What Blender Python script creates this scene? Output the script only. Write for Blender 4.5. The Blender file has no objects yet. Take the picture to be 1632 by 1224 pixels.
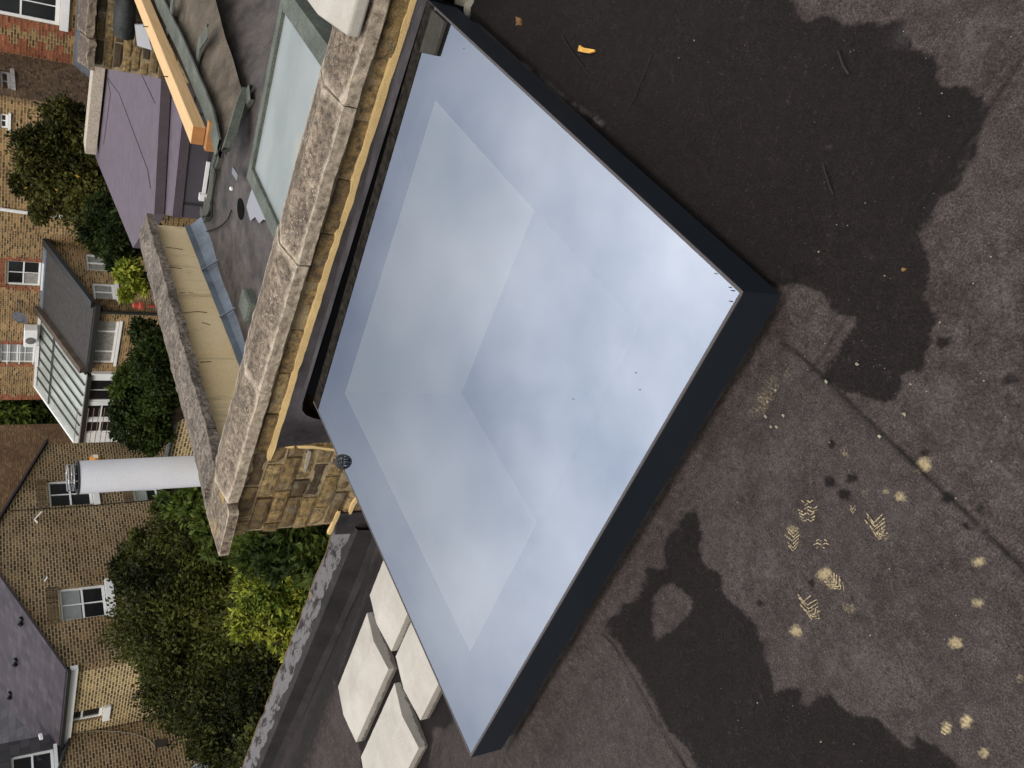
import bpy, math, random
import numpy as np
from mathutils import Vector, noise
rnd = random.Random(7)
R_ = math.radians
scene = bpy.context.scene
COL = scene.collection

# ------------------------------------------------------------------ camera
F_PX = 1353.7; PITCH = R_(32.38); YAW = R_(50.682)
BX = np.array([math.cos(YAW), math.sin(YAW)]); AX = np.array([-math.sin(YAW), math.cos(YAW)])
CAM = np.array([-0.93804798, -0.55194795, 1.28])
def g2w(gx, gy):
    v = np.array([gx, gy]); return (float(v @ BX), float(v @ AX))
FW = g2w(0, 1); RT = g2w(1, 0)
fwd = Vector((FW[0]*math.cos(PITCH), FW[1]*math.cos(PITCH), -math.sin(PITCH)))
rgt = Vector((RT[0], RT[1], 0)); upv = rgt.cross(fwd)
cam_d = bpy.data.cameras.new("camera"); cam = bpy.data.objects.new("camera", cam_d); COL.objects.link(cam)
cam_d.sensor_fit = 'HORIZONTAL'; cam_d.sensor_width = 36; cam_d.lens = F_PX/1632*36
cam_d.clip_start = 0.02; cam_d.clip_end = 500
from mathutils import Matrix
cx, cy, cz = -upv, rgt, -fwd                       # the phone was held upright, its picture lies on its side
cam.matrix_world = Matrix(((cx.x, cy.x, cz.x, CAM[0]), (cx.y, cy.y, cz.y, CAM[1]), (cx.z, cy.z, cz.z, CAM[2]), (0, 0, 0, 1)))
scene.camera = cam

# ------------------------------------------------------------------ light
SUN_EL, SUN_AZ = 48, 188        # azimuth measured from +X towards +Y
world = bpy.data.worlds.new("World"); scene.world = world; world.use_nodes = True
wn = world.node_tree; wn.nodes.clear()
def wnode(t, **k):
    n = wn.nodes.new(t)
    for a, b in k.items(): setattr(n, a, b)
    return n
wo = wnode('ShaderNodeOutputWorld'); wb = wnode('ShaderNodeBackground'); wb.inputs[1].default_value = 0.1
sky = wnode('ShaderNodeTexSky', sky_type='NISHITA', sun_disc=False, sun_elevation=R_(SUN_EL), sun_rotation=R_(90-SUN_AZ))
tc = wnode('ShaderNodeTexCoord'); mp = wnode('ShaderNodeMapping'); mp.inputs['Scale'].default_value = (1.6, 1.6, 2.6); mp.inputs['Location'].default_value = (1.37, 2.71, 3.53)
n1 = wnode('ShaderNodeTexNoise'); n1.inputs['Scale'].default_value = 2.7; n1.inputs['Detail'].default_value = 6; n1.inputs['Roughness'].default_value = .54
n2 = wnode('ShaderNodeTexNoise'); n2.inputs['Scale'].default_value = 1.3; n2.inputs['Detail'].default_value = 3; L_ = wn.links.new; L_(mp.outputs[0], n2.inputs['Vector'])
mk = wnode('ShaderNodeMapRange'); mk.inputs[1].default_value = .35; mk.inputs[2].default_value = .62; mk.inputs[3].default_value = .70; mk.inputs[4].default_value = .95; L_(n2.outputs['Fac'], mk.inputs[0])
cr = wnode('ShaderNodeValToRGB'); cr.color_ramp.elements[0].position = .33; cr.color_ramp.elements[1].position = .72
cr.color_ramp.elements[0].color = (7.4, 7.9, 8.7, 1); cr.color_ramp.elements[1].color = (12.4, 12.3, 12.3, 1)
mx = wnode('ShaderNodeMix', data_type='RGBA'); mx.inputs[0].default_value = .88
L = wn.links.new
L(tc.outputs['Generated'], mp.inputs[0]); L(mp.outputs[0], n1.inputs['Vector']); L(n1.outputs['Fac'], cr.inputs[0])
sx = wnode('ShaderNodeSeparateXYZ'); L(tc.outputs['Generated'], sx.inputs[0])
ge = wnode('ShaderNodeMapRange'); ge.interpolation_type = 'SMOOTHSTEP'; ge.inputs[1].default_value = .22; ge.inputs[2].default_value = .80; ge.inputs[3].default_value = .44; ge.inputs[4].default_value = 1.85; L(sx.outputs[2], ge.inputs[0])
gm = wnode('ShaderNodeMix', data_type='RGBA', blend_type='MULTIPLY'); gm.inputs[0].default_value = 1; L(cr.outputs[0], gm.inputs[6]); L(ge.outputs[0], gm.inputs[7])   # an overcast sky is brightest overhead
L(mk.outputs[0], mx.inputs[0]); L(sky.outputs[0], mx.inputs[6]); L(gm.outputs[2], mx.inputs[7]); L(mx.outputs[2], wb.inputs[0]); L(wb.outputs[0], wo.inputs[0])
sd = bpy.data.lights.new("sun", 'SUN'); sd.energy = 1.3; sd.angle = R_(24); sd.color = (1, .92, .80)
so = bpy.data.objects.new("sun", sd); COL.objects.link(so)
sv = Vector((math.cos(R_(SUN_AZ))*math.cos(R_(SUN_EL)), math.sin(R_(SUN_AZ))*math.cos(R_(SUN_EL)), math.sin(R_(SUN_EL))))
so.rotation_euler = sv.to_track_quat('Z', 'Y').to_euler()
vs = scene.view_settings; vs.view_transform = 'Standard'; vs.look = 'None'; vs.exposure = 0.0; vs.gamma = 1

# ------------------------------------------------------------------ picture point -> place on a real plane
def ray(x, y):
    u = 612-y; v = x-816
    a = g2w(u, F_PX*math.cos(PITCH)-v*math.sin(PITCH))
    return np.array([a[0], a[1], -F_PX*math.sin(PITCH)-v*math.cos(PITCH)])/F_PX
def on(x, y, ax, val):
    d = ray(x, y); i = 'xyz'.index(ax); t = (val-CAM[i])/d[i]
    return tuple(float(q) for q in CAM+d*t)
def onp(x, y, n, d):
    n = np.array([n[0], n[1], 0.]); r = ray(x, y); t = (d-n@CAM)/(n@r)
    return tuple(float(q) for q in CAM+r*t)
def far(x, y, dist):
    r = ray(x, y); r = r/np.linalg.norm(r); return tuple(float(q) for q in CAM+r*dist)
def proj_np(P):
    P = P-CAM; gx = P[:, 0]*BX[0]+P[:, 1]*BX[1]; gy = P[:, 0]*AX[0]+P[:, 1]*AX[1]
    # inverse of g2w : world -> ground frame of the camera
    g = np.outer(P[:, 0], BX)+np.outer(P[:, 1], AX)
    x, y, z = g[:, 0], g[:, 1], P[:, 2]
    zc = y*math.cos(PITCH)-z*math.sin(PITCH); yc = y*math.sin(PITCH)+z*math.cos(PITCH)
    return np.stack([816-F_PX*yc/zc, 612-F_PX*x/zc], 1)

# ------------------------------------------------------------------ mesh helpers
class MB:
    def __init__(s): s.v = []; s.f = []; s.uv = {}; s.t = {}; s.m = {}
    def vert(s, p): s.v.append(tuple(p)); return len(s.v)-1
    def face(s, pts, uv=None, tint=None, mat=0):
        ids = [s.vert(p) for p in pts]; s.f.append(ids); k = len(s.f)-1
        if uv: s.uv[k] = uv
        if tint is not None: s.t[k] = tint
        if mat: s.m[k] = mat
    def box(s, a, b, tint=None, mat=0):
        x0, y0, z0 = a; x1, y1, z1 = b
        c = [(x0,y0,z0),(x1,y0,z0),(x1,y1,z0),(x0,y1,z0),(x0,y0,z1),(x1,y0,z1),(x1,y1,z1),(x0,y1,z1)]
        s.hexa(c, tint, mat)
    def hexa(s, c, tint=None, mat=0):
        i0 = len(s.v); s.v += [tuple(p) for p in c]
        for q in ((0,3,2,1),(4,5,6,7),(0,1,5,4),(1,2,6,5),(2,3,7,6),(3,0,4,7)):
            s.f.append([i0+k for k in q]); k = len(s.f)-1
            if tint is not None: s.t[k] = tint
            if mat: s.m[k] = mat
    def bar(s, p, q, w, h, up=(0,0,1), tint=None):
        p = Vector(p); q = Vector(q); d = (q-p).normalized(); u = Vector(up)
        r = d.cross(u).normalized(); u = r.cross(d).normalized()
        c = []
        for e in (p, q):
            c += [e-r*w/2-u*h/2, e+r*w/2-u*h/2, e+r*w/2+u*h/2, e-r*w/2+u*h/2]
        i0 = len(s.v); s.v += [tuple(k) for k in c]
        for f in ((0,1,2,3),(7,6,5,4),(0,4,5,1),(1,5,6,2),(2,6,7,3),(3,7,4,0)):
            s.f.append([i0+k for k in f])
            if tint is not None: s.t[len(s.f)-1] = tint
    def tube(s, pts, r, n=8, cap=True):
        pts = [Vector(p) for p in pts]; rings = []
        for i, p in enumerate(pts):
            d = (pts[min(i+1, len(pts)-1)]-pts[max(i-1, 0)]).normalized()
            a = d.orthogonal().normalized() if i == 0 else (pa - d*pa.dot(d)).normalized()
            pa = a; b = d.cross(a); rr = r[i] if isinstance(r, (list, tuple)) else r
            rings.append([s.vert(p+a*math.cos(2*math.pi*k/n)*rr+b*math.sin(2*math.pi*k/n)*rr) for k in range(n)])
        for i in range(len(rings)-1):
            for k in range(n): s.f.append([rings[i][k], rings[i][(k+1)%n], rings[i+1][(k+1)%n], rings[i+1][k]])
        if cap: s.f.append(rings[0][::-1]); s.f.append(rings[-1])
    def grid(s, P, uvs=None, tint=None):
        n, m = len(P), len(P[0]); i0 = len(s.v)
        for row in P: s.v += [tuple(p) for p in row]
        for i in range(n-1):
            for j in range(m-1):
                s.f.append([i0+i*m+j, i0+i*m+j+1, i0+(i+1)*m+j+1, i0+(i+1)*m+j])
                if uvs: s.uv[len(s.f)-1] = [uvs[i][j], uvs[i][j+1], uvs[i+1][j+1], uvs[i+1][j]]
                if tint is not None: s.t[len(s.f)-1] = tint
    def loft(s, rings, close=True, cap=True):
        n = len(rings[0]); i0 = len(s.v)
        for r in rings: s.v += [tuple(p) for p in r]
        for i in range(len(rings)-1):
            for k in range(n if close else n-1):
                s.f.append([i0+i*n+k, i0+i*n+(k+1)%n, i0+(i+1)*n+(k+1)%n, i0+(i+1)*n+k])
        if cap and close: s.f.append([i0+k for k in range(n)][::-1]); s.f.append([i0+(len(rings)-1)*n+k for k in range(n)])
    def jitter(s, a, seed=0, freq=None):
        out = []
        for i, p in enumerate(s.v):
            if freq:
                q = Vector(p)*freq+Vector((seed*7.1, 0, 0)); d = noise.noise_vector(q)*a
            else:
                d = Vector((rnd.uniform(-a, a), rnd.uniform(-a, a), rnd.uniform(-a, a)))
            out.append(tuple(Vector(p)+d))
        s.v = out
def wloc(o):
    p = Vector((0, 0, 0))
    while o: p = p+Vector(o.location); o = o.parent
    return p
def obj(name, mb, mat, parent=None, smooth=False, weld=False):
    off = wloc(parent)
    me = bpy.data.meshes.new(name)
    me.from_pydata([(p[0]-off.x, p[1]-off.y, p[2]-off.z) for p in mb.v], [], mb.f); me.update()
    for m in (mat if isinstance(mat, (list, tuple)) else [mat]): me.materials.append(m)
    if mb.m:
        for k, i in mb.m.items(): me.polygons[k].material_index = i
    if mb.uv:
        ul = me.uv_layers.new(name='UVMap')
        for k, uv in mb.uv.items():
            for li, q in zip(me.polygons[k].loop_indices, uv): ul.data[li].uv = q
    if mb.t:
        at = me.attributes.new('tint', 'FLOAT', 'FACE')
        at.data.foreach_set('value', [mb.t.get(k, 0.5) for k in range(len(mb.f))])
    if smooth: me.polygons.foreach_set('use_smooth', [True]*len(me.polygons))
    o = bpy.data.objects.new(name, me); COL.objects.link(o)
    if parent: o.parent = parent
    return o
def bevel(o, w=.004, seg=2):
    m = o.modifiers.new('bevel', 'BEVEL'); m.width = w; m.segments = seg; m.limit_method = 'ANGLE'; m.angle_limit = R_(40); return o
def tag(o, label=None, cat=None, group=None, kind=None):
    for k, v in (('label', label), ('category', cat), ('group', group), ('kind', kind)):
        if v: o[k] = v
    return o
def thing(name, loc, label, cat, group=None):
    o = bpy.data.objects.new(name, None); COL.objects.link(o); o.location = loc; o.empty_display_size = .1
    return tag(o, label, cat, group)

# ------------------------------------------------------------------ materials
class NT:
    def __init__(s, name):
        s.m = bpy.data.materials.new(name); s.m.use_nodes = True; s.t = s.m.node_tree; s.t.nodes.clear()
        s.out = s.n('ShaderNodeOutputMaterial')
    def n(s, t, **k):
        x = s.t.nodes.new(t)
        for a, b in k.items(): setattr(x, a, b)
        return x
    def l(s, a, b): s.t.links.new(a, b)
    def pos(s): return s.n('ShaderNodeNewGeometry').outputs['Position']
    def noise(s, sc, det=4, rough=.55, vec=None, stretch=None):
        n = s.n('ShaderNodeTexNoise'); n.inputs['Scale'].default_value = sc; n.inputs['Detail'].default_value = det; n.inputs['Roughness'].default_value = rough
        v = vec or s.pos()
        if stretch:
            m = s.n('ShaderNodeMapping'); m.inputs['Scale'].default_value = stretch; s.l(v, m.inputs[0]); v = m.outputs[0]
        s.l(v, n.inputs['Vector']); return n.outputs['Fac']
    def ramp(s, fac, stops):
        r = s.n('ShaderNodeValToRGB'); e = r.color_ramp.elements
        while len(e) < len(stops): e.new(.5)
        for k, (p, c) in zip(e, stops):
            k.position = p; k.color = (*c, 1) if isinstance(c, (tuple, list)) else (c, c, c, 1)
        s.l(fac, r.inputs[0]); return r.outputs[0]
    def mix(s, fac, a, b, mode='MIX'):
        m = s.n('ShaderNodeMix', data_type='RGBA', blend_type=mode)
        for i, v in ((0, fac), (6, a), (7, b)):
            if isinstance(v, (int, float)): m.inputs[i].default_value = v if i == 0 else (v, v, v, 1)
            elif isinstance(v, (tuple, list)): m.inputs[i].default_value = (*v, 1)
            else: s.l(v, m.inputs[i])
        return m.outputs[2]
    def math(s, op, a, b=0):
        m = s.n('ShaderNodeMath', operation=op)
        for i, v in ((0, a), (1, b)):
            if isinstance(v, (int, float)): m.inputs[i].default_value = v
            else: s.l(v, m.inputs[i])
        return m.outputs[0]
    def attr(s, name): return s.n('ShaderNodeAttribute', attribute_name=name).outputs['Fac']
    def bump(s, h, strength=.3, dist=.01):
        b = s.n('ShaderNodeBump'); b.inputs['Strength'].default_value = strength; b.inputs['Distance'].default_value = dist; s.l(h, b.inputs['Height']); return b.outputs[0]
    def bsdf(s, col, rough=.8, bump=None, metal=0, spec=.5):
        p = s.n('ShaderNodeBsdfPrincipled')
        for k, v in (('Base Color', col), ('Roughness', rough), ('Metallic', metal), ('Specular IOR Level', spec)):
            if isinstance(v, (int, float)): p.inputs[k].default_value = (v, v, v, 1) if k == 'Base Color' else v
            elif isinstance(v, (tuple, list)): p.inputs[k].default_value = (*v, 1)
            else: s.l(v, p.inputs[k])
        if bump is not None: s.l(bump, p.inputs['Normal'])
        s.l(p.outputs[0], s.out.inputs[0]); s.p = p; return s.m
def simple(name, c, rough=.7, var=.25, scale=8, bumps=.15, fine=120, metal=0, spec=.4, dist=.003):
    t = NT(name); a = t.noise(scale, 5); b = t.noise(fine, 3)
    col = t.mix(t.ramp(a, [(.3, 0), (.7, 1)]), tuple(q*(1-var) for q in c), tuple(min(1, q*(1+var)) for q in c))
    col = t.mix(.3, col, t.ramp(b, [(.3, .25), (.75, .75)]), 'OVERLAY')
    return t.bsdf(col, rough, t.bump(b, bumps, dist), metal, spec)
def felt_mat():
    t = NT('mineral_felt'); wet0 = t.attr('wet'); scuff = t.attr('scuff'); dust = t.attr('dust'); seam = t.attr('seam'); sheet = t.attr('sheet')
    grain = t.noise(300, 3, .8); mid = t.noise(60, 5, .75); big = t.noise(4, 6, .68); blot = t.noise(15, 6, .72)
    wet = t.ramp(t.math('ADD', wet0, t.math('MULTIPLY', t.math('ADD', t.math('SUBTRACT', t.noise(150, 3, .75), .5), t.math('SUBTRACT', t.noise(38, 5, .75), .5)), 1.7)), [(.15, 0), (.80, 1)])
    dry = t.mix(t.ramp(big, [(.3, 0), (.72, 1)]), (.036, .0265, .023), (.066, .052, .0475))
    dry = t.mix(t.ramp(blot, [(.42, 0), (.75, 1)]), dry, (.076, .061, .056))
    dry = t.mix(sheet, dry, (.058, .049, .046))
    wetc = t.mix(big, (.0085, .0064, .0057), (.0180, .0138, .0125))
    col = t.mix(wet, dry, wetc)
    col = t.mix(1, col, t.ramp(grain, [(.3, .3), (.5, 1), (.68, 1.9)]), 'MULTIPLY')
    col = t.mix(.9, col, t.ramp(mid, [(.25, .65), (.5, 1), (.75, 1.35)]), 'MULTIPLY')
    col = t.mix(t.math('MULTIPLY', scuff, t.ramp(t.noise(120, 4, .8), [(.35, 0), (.6, 1)])), col, (.165, .142, .132))
    speck = t.ramp(t.noise(260, 1, .5), [(.75, 0), (.79, 1)])
    col = t.mix(t.math('MULTIPLY', speck, .28), col, (.3, .28, .25))
    dm_ = t.ramp(t.math('ADD', dust, t.math('MULTIPLY', t.math('SUBTRACT', t.noise(210, 4, .8), .5), 1.5)), [(.30, 0), (1.0, .95)])
    col = t.mix(t.math('MULTIPLY', dm_, t.ramp(dust, [(.02, 0), (.12, 1)])), col, (.46, .36, .20))
    col = t.mix(seam, col, (.008, .007, .007))
    h = t.math('ADD', grain, t.math('MULTIPLY', mid, 1.4))
    return t.bsdf(col, t.ramp(wet, [(0, .95), (1, .75)]), t.bump(h, .6, .004), 0, .12)
def felt_plain(name, c, var=.35, rough=.85, green=None):
    t = NT(name); g = t.noise(120, 4, .85); b = t.noise(6, 5, .65); m = t.noise(30, 4, .6)
    col = t.mix(t.ramp(b, [(.32, 0), (.7, 1)]), tuple(q*(1-var) for q in c), tuple(q*(1+var) for q in c))
    if green: col = t.mix(t.ramp(m, [(.5, 0), (.66, .7)]), col, green)
    col = t.mix(1, col, t.ramp(g, [(.3, .45), (.5, 1), (.7, 1.65)]), 'MULTIPLY')
    return t.bsdf(col, rough, t.bump(t.math('ADD', g, m), .4, .005), 0, .3)
def brick_mat(name, c1, c2, mortar, rough=.9, dark=.35, soot=None, bw=.19, ms=.0155):
    t = NT(name); uv = t.n('ShaderNodeUVMap', uv_map='UVMap').outputs[0]
    jn = t.n('ShaderNodeTexNoise'); jn.inputs['Scale'].default_value = 3.5; t.l(uv, jn.inputs['Vector'])
    ad = t.n('ShaderNodeVectorMath', operation='MULTIPLY_ADD'); t.l(jn.outputs['Color'], ad.inputs[0]); ad.inputs[1].default_value = (.02, .02, 0); t.l(uv, ad.inputs[2])
    b = t.n('ShaderNodeTexBrick'); t.l(ad.outputs[0], b.inputs['Vector']); b.inputs['Scale'].default_value = 1
    b.inputs['Brick Width'].default_value = bw; b.inputs['Row Height'].default_value = .0775; b.inputs['Mortar Size'].default_value = ms; b.inputs['Mortar Smooth'].default_value = .25
    b.inputs['Bias'].default_value = 0
    b.inputs['Color1'].default_value = (0, 0, 0, 1); b.inputs['Color2'].default_value = (1, 1, 1, 1); b.inputs['Mortar'].default_value = (.5, .5, .5, 1)
    w = t.noise(1.3, 5, .6); s2 = t.noise(22, 4, .65, uv); s3 = t.noise(.45, 4, .6)
    cc = t.ramp(b.outputs['Color'], [(0, tuple(q*dark*.7 for q in c1)), (.2, tuple(q*dark*1.3 for q in c1)), (.38, tuple(q*.8 for q in c1)), (.6, c1), (.85, c2), (1, tuple(q*1.2 for q in c2))])
    cc = t.mix(.9, cc, t.ramp(s2, [(.25, .45), (.5, 1), (.8, 1.5)]), 'MULTIPLY')
    cc = t.mix(b.outputs['Fac'], cc, mortar)
    cc = t.mix(.8, cc, t.ramp(w, [(.25, .62), (.5, 1), (.75, 1.3)]), 'MULTIPLY')
    if soot: cc = t.mix(t.ramp(s3, [(.45, 0), (.65, .75)]), cc, soot, 'MULTIPLY')
    h = t.math('SUBTRACT', t.math('MULTIPLY', s2, .5), b.outputs['Fac'])
    return t.bsdf(cc, rough, t.bump(h, .6, .012), 0, .25)
def near_brick():
    t = NT('old_stock_brick'); a = t.attr('tint'); s = t.noise(26, 6, .7); f = t.noise(140, 4, .7); m = t.noise(9, 4, .6)
    c = t.ramp(a, [(0, (.07, .05, .035)), (.3, (.17, .115, .06)), (.6, (.35, .235, .10)), (.85, (.47, .315, .13)), (1, (.55, .39, .19))])
    c = t.mix(t.ramp(s, [(.42, 0), (.62, .85)]), c, (.10, .075, .055))
    c = t.mix(t.ramp(m, [(.55, 0), (.75, .6)]), c, (.36, .31, .22))
    c = t.mix(.8, c, t.ramp(f, [(.25, .55), (.5, 1), (.78, 1.4)]), 'MULTIPLY')
    return t.bsdf(c, .93, t.bump(t.math('ADD', s, f), .9, .012), 0, .2)
def coping_mat(name, base, darkc, lich, amount):
    t = NT(name); f = t.noise(150, 5, .75); s = t.noise(38, 6, .75); m = t.noise(7, 5, .65); v = t.n('ShaderNodeTexVoronoi'); v.inputs['Scale'].default_value = 46; t.l(t.pos(), v.inputs['Vector'])
    c = t.mix(t.ramp(s, [(.38, 0), (.62, 1)]), base, darkc)
    c = t.mix(t.ramp(m, [(.4, 0), (.7, .75)]), c, tuple(q*.62 for q in darkc))
    c = t.mix(t.ramp(f, [(.60, 0), (.68, amount)]), c, lich)
    c = t.mix(t.math('MULTIPLY', t.ramp(v.outputs['Distance'], [(.12, 1), (.2, 0)]), t.ramp(t.noise(5, 3), [(.48, 0), (.62, .8)])), c, tuple(q*1.1 for q in lich))
    c = t.mix(t.ramp(t.noise(85, 3, .8), [(.30, .75), (.42, 0)]), c, tuple(q*.45 for q in darkc)); c = t.mix(.9, c, t.ramp(t.noise(300, 3, .8), [(.3, .4), (.5, 1), (.7, 1.6)]), 'MULTIPLY')
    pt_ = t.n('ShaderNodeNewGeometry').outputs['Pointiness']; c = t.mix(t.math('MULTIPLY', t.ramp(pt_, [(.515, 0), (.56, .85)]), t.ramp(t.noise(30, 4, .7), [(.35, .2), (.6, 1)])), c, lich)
    return t.bsdf(c, .95, t.bump(t.math('ADD', f, t.math('MULTIPLY', s, 1.6)), .8, .008), 0, .2)
def leaf_mat(name, d, l, hi=None, hiamt=.0):
    t = NT(name); a = t.attr('tint'); n = t.noise(1.1, 3, .6)
    c = t.mix(a, d, l); c = t.mix(t.ramp(n, [(.35, 0), (.7, .5)]), c, tuple(q*.55 for q in d))
    if hi: c = t.mix(t.ramp(a, [(.975, 0), (.985, 1)]), c, hi)
    p = t.n('ShaderNodeBsdfPrincipled'); t.l(c, p.inputs['Base Color']); p.inputs['Roughness'].default_value = .62; p.inputs['Specular IOR Level'].default_value = .14
    tr = t.n('ShaderNodeBsdfTranslucent'); t.l(c, tr.inputs[0]); ms = t.n('ShaderNodeMixShader'); ms.inputs[0].default_value = .22
    t.l(p.outputs[0], ms.inputs[1]); t.l(tr.outputs[0], ms.inputs[2]); t.l(ms.outputs[0], t.out.inputs[0]); return t.m
def glass_mat(name, refl, tintc, reflc=(1, 1, 1), rough=0.0):
    t = NT(name); g = t.n('ShaderNodeBsdfGlossy'); g.inputs['Color'].default_value = (*reflc, 1); g.inputs['Roughness'].default_value = rough
    tr = t.n('ShaderNodeBsdfTransparent'); tr.inputs[0].default_value = (*tintc, 1)
    m = t.n('ShaderNodeMixShader'); lw = t.n('ShaderNodeLayerWeight'); lw.inputs[0].default_value = .3
    f = t.math('ADD', t.math('MULTIPLY', lw.outputs['Facing'], refl*.02), refl*.98)
    t.l(f, m.inputs[0]); t.l(tr.outputs[0], m.inputs[1]); t.l(g.outputs[0], m.inputs[2]); t.l(m.outputs[0], t.out.inputs[0]); return t.m
def win_glass(name='window_glass', c=(.012, .013, .014)):
    t = NT(name); n = t.noise(1.7, 3); return t.bsdf(t.mix(n, tuple(q*.4 for q in c), tuple(q*1.8 for q in c)), .08, None, 0, .5)
def rendered_mat():
    t = NT('cream_render'); a = t.noise(2.2, 5, .6); st = t.noise(9, 5, .7, None, (1, 1, .16)); f = t.noise(110, 4, .7); b = t.noise(5, 4, .6)
    c = t.mix(t.ramp(a, [(.3, 0), (.7, 1)]), (.86, .645, .34), (.95, .76, .47))
    c = t.mix(t.ramp(st, [(.56, 0), (.74, .55)]), c, (.20, .15, .08))
    c = t.mix(t.ramp(b, [(.62, 0), (.74, .4)]), c, (.26, .2, .1))
    c = t.mix(.4, c, t.ramp(f, [(.3, .7), (.7, 1.2)]), 'MULTIPLY')
    return t.bsdf(c, .92, t.bump(f, .35, .004), 0, .2)
def slate_mat(name, c, rough=.6):
    t = NT(name); uv = t.n('ShaderNodeUVMap', uv_map='UVMap').outputs[0]
    b = t.n('ShaderNodeTexBrick'); t.l(uv, b.inputs['Vector']); b.inputs['Scale'].default_value = 1; b.inputs['Brick Width'].default_value = .3; b.inputs['Row Height'].default_value = .24
    b.inputs['Mortar Size'].default_value = .006; b.inputs['Color1'].default_value = (.3, .3, .3, 1); b.inputs['Color2'].default_value = (.8, .8, .8, 1); b.inputs['Mortar'].default_value = (.1, .1, .1, 1)
    n = t.noise(1.5, 4); cc = t.mix(n, tuple(q*.75 for q in c), tuple(q*1.2 for q in c)); cc = t.mix(.55, cc, b.outputs['Color'], 'OVERLAY')
    return t.bsdf(cc, rough, t.bump(b.outputs['Color'], .4, .01), 0, .2)
M = {}
M['felt'] = felt_mat()
M['felt_dark'] = felt_plain('dark_felt', (.028, .024, .023))
M['felt_brown'] = felt_plain('brown_mineral_felt', (.10, .078, .055), .45)
M['felt_floor'] = felt_plain('weathered_roof_felt', (.066, .053, .047), .62, .6)
M['felt_green'] = felt_plain('green_mineral_felt', (.105, .115, .093), .3)
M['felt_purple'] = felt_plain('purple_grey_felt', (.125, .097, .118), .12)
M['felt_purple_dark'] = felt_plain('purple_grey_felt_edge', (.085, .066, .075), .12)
M['slate_tile'] = slate_mat('slate_grey_tile', (.07, .062, .072))
M['frame'] = simple('anthracite_powder_coat', (.0115, .016, .0225), .48, .08, 3, .03, 300, 0, .32)
M['frame_top'] = simple('anthracite_edge', (.07, .058, .054), .5, .1, 6, .03)
M['black'] = simple('black_border', (.004, .004, .005), .9, .1, spec=.05)
M['glass_top'] = glass_mat('coated_glass', .44, (.66, .66, .63), (.79, .86, 1.0), .012)
M['glass_low'] = glass_mat('clear_glass', .07, (.93, .97, .96), (.9, .95, 1))
M['plaster'] = simple('white_plaster', (.76, .71, .65), .9, .04, 3)
M['room'] = simple('grey_room', (.30, .31, .32), .9, .1, 2)
M['brick_near'] = near_brick()
M['mortar_old'] = simple('old_lime_mortar', (.36, .28, .165), .95, .35, 14, .8, 90, 0, .2, .01)
M['mortar_new'] = simple('yellow_sand_mortar', (.74, .53, .245), .95, .1, 10, .5, 130, 0, .2, .006)
M['lead'] = simple('sheet_lead', (.046, .040, .042), .75, .5, 6, .25, 40, .0, .16, .012)
M['lead_blue'] = simple('weathered_lead', (.15, .175, .205), .55, .28, 7, .2, 60, .25, .5, .01)
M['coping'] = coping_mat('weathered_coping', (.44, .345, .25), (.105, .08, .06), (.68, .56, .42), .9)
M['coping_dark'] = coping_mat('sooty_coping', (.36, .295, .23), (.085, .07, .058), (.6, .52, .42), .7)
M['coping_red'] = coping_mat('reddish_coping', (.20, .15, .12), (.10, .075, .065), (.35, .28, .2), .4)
M['stone_new'] = simple('new_cast_stone', (.66, .59, .50), .9, .08, 6, .25, 160, 0, .25, .003)
M['render'] = rendered_mat()
M['timber'] = None
t = NT('sawn_softwood'); g = t.noise(7, 5, .6, None, (.5, 9, 9)); k = t.noise(3, 2)
M['timber'] = t.bsdf(t.mix(t.ramp(g, [(.3, 0), (.7, 1)]), (.60, .36, .16), (.74, .50, .26)), .8, t.bump(g, .2, .003), 0, .3)
t = NT('end_grain'); g = t.noise(20, 4); M['timber_end'] = t.bsdf(t.mix(g, (.34, .14, .045), (.5, .25, .09)), .85, None, 0, .3)
M['white'] = simple('white_paint', (.88, .87, .85), .5, .05, 3, .05)
M['white_pvc'] = simple('white_plastic', (.72, .72, .75), .4, .05, 4, .04)
M['black_iron'] = simple('black_pipe', (.02, .02, .02), .5, .1)
M['wire'] = simple('galvanised_wire', (.3, .3, .31), .4, .1, 5, .05, 60, .7)
M['wire_dark'] = simple('dark_wire', (.03, .03, .034), .5, .1)
M['bark'] = simple('bark', (.07, .05, .035), .95, .4, 12, .9, 50, 0, .2, .02)
M['winglass'] = win_glass()
M['curtain'] = simple('net_curtain', (.30, .28, .25), .95, .3, 9, .1)
M['blind'] = simple('grey_blind', (.30, .31, .30), .9, .1, 6)
M['brick_g'] = brick_mat('brown_stock_brick', (.125, .074, .036), (.205, .125, .060), (.40, .31, .185), dark=.45, soot=(.72, .64, .56))
M['brick_side'] = brick_mat('yellow_stock_brick', (.19, .118, .052), (.31, .205, .088), (.62, .50, .29), dark=.45)
M['brick_b'] = brick_mat('tan_stock_brick', (.235, .132, .055), (.34, .205, .085), (.40, .30, .17), dark=.4, bw=.21, ms=.013)
M['brick_dark'] = brick_mat('shaded_brick', (.165, .10, .060), (.22, .14, .08), (.13, .095, .06), dark=.5)  # shade of the wing's turned-away side wall is put into this darker brick
M['brick_red'] = brick_mat('red_rubbed_brick', (.33, .09, .04), (.42, .13, .06), (.24, .13, .08), dark=.6)
M['brick_roof'] = brick_mat('far_brown_brick', (.19, .105, .05), (.25, .14, .07), (.18, .11, .06), dark=.7)
M['slate'] = slate_mat('roof_slate', (.062, .052, .060), .8)
M['slate_dark'] = slate_mat('dark_slate', (.06, .055, .06))
M['ext_roof'] = felt_plain('charcoal_sheet_roof', (.050, .045, .042), .25)
M['greenglass'] = simple('greenish_glass_roof', (.35, .375, .33), .18, .15, 2, .03)
M['red'] = simple('red_plastic', (.36, .05, .03), .6)
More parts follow.
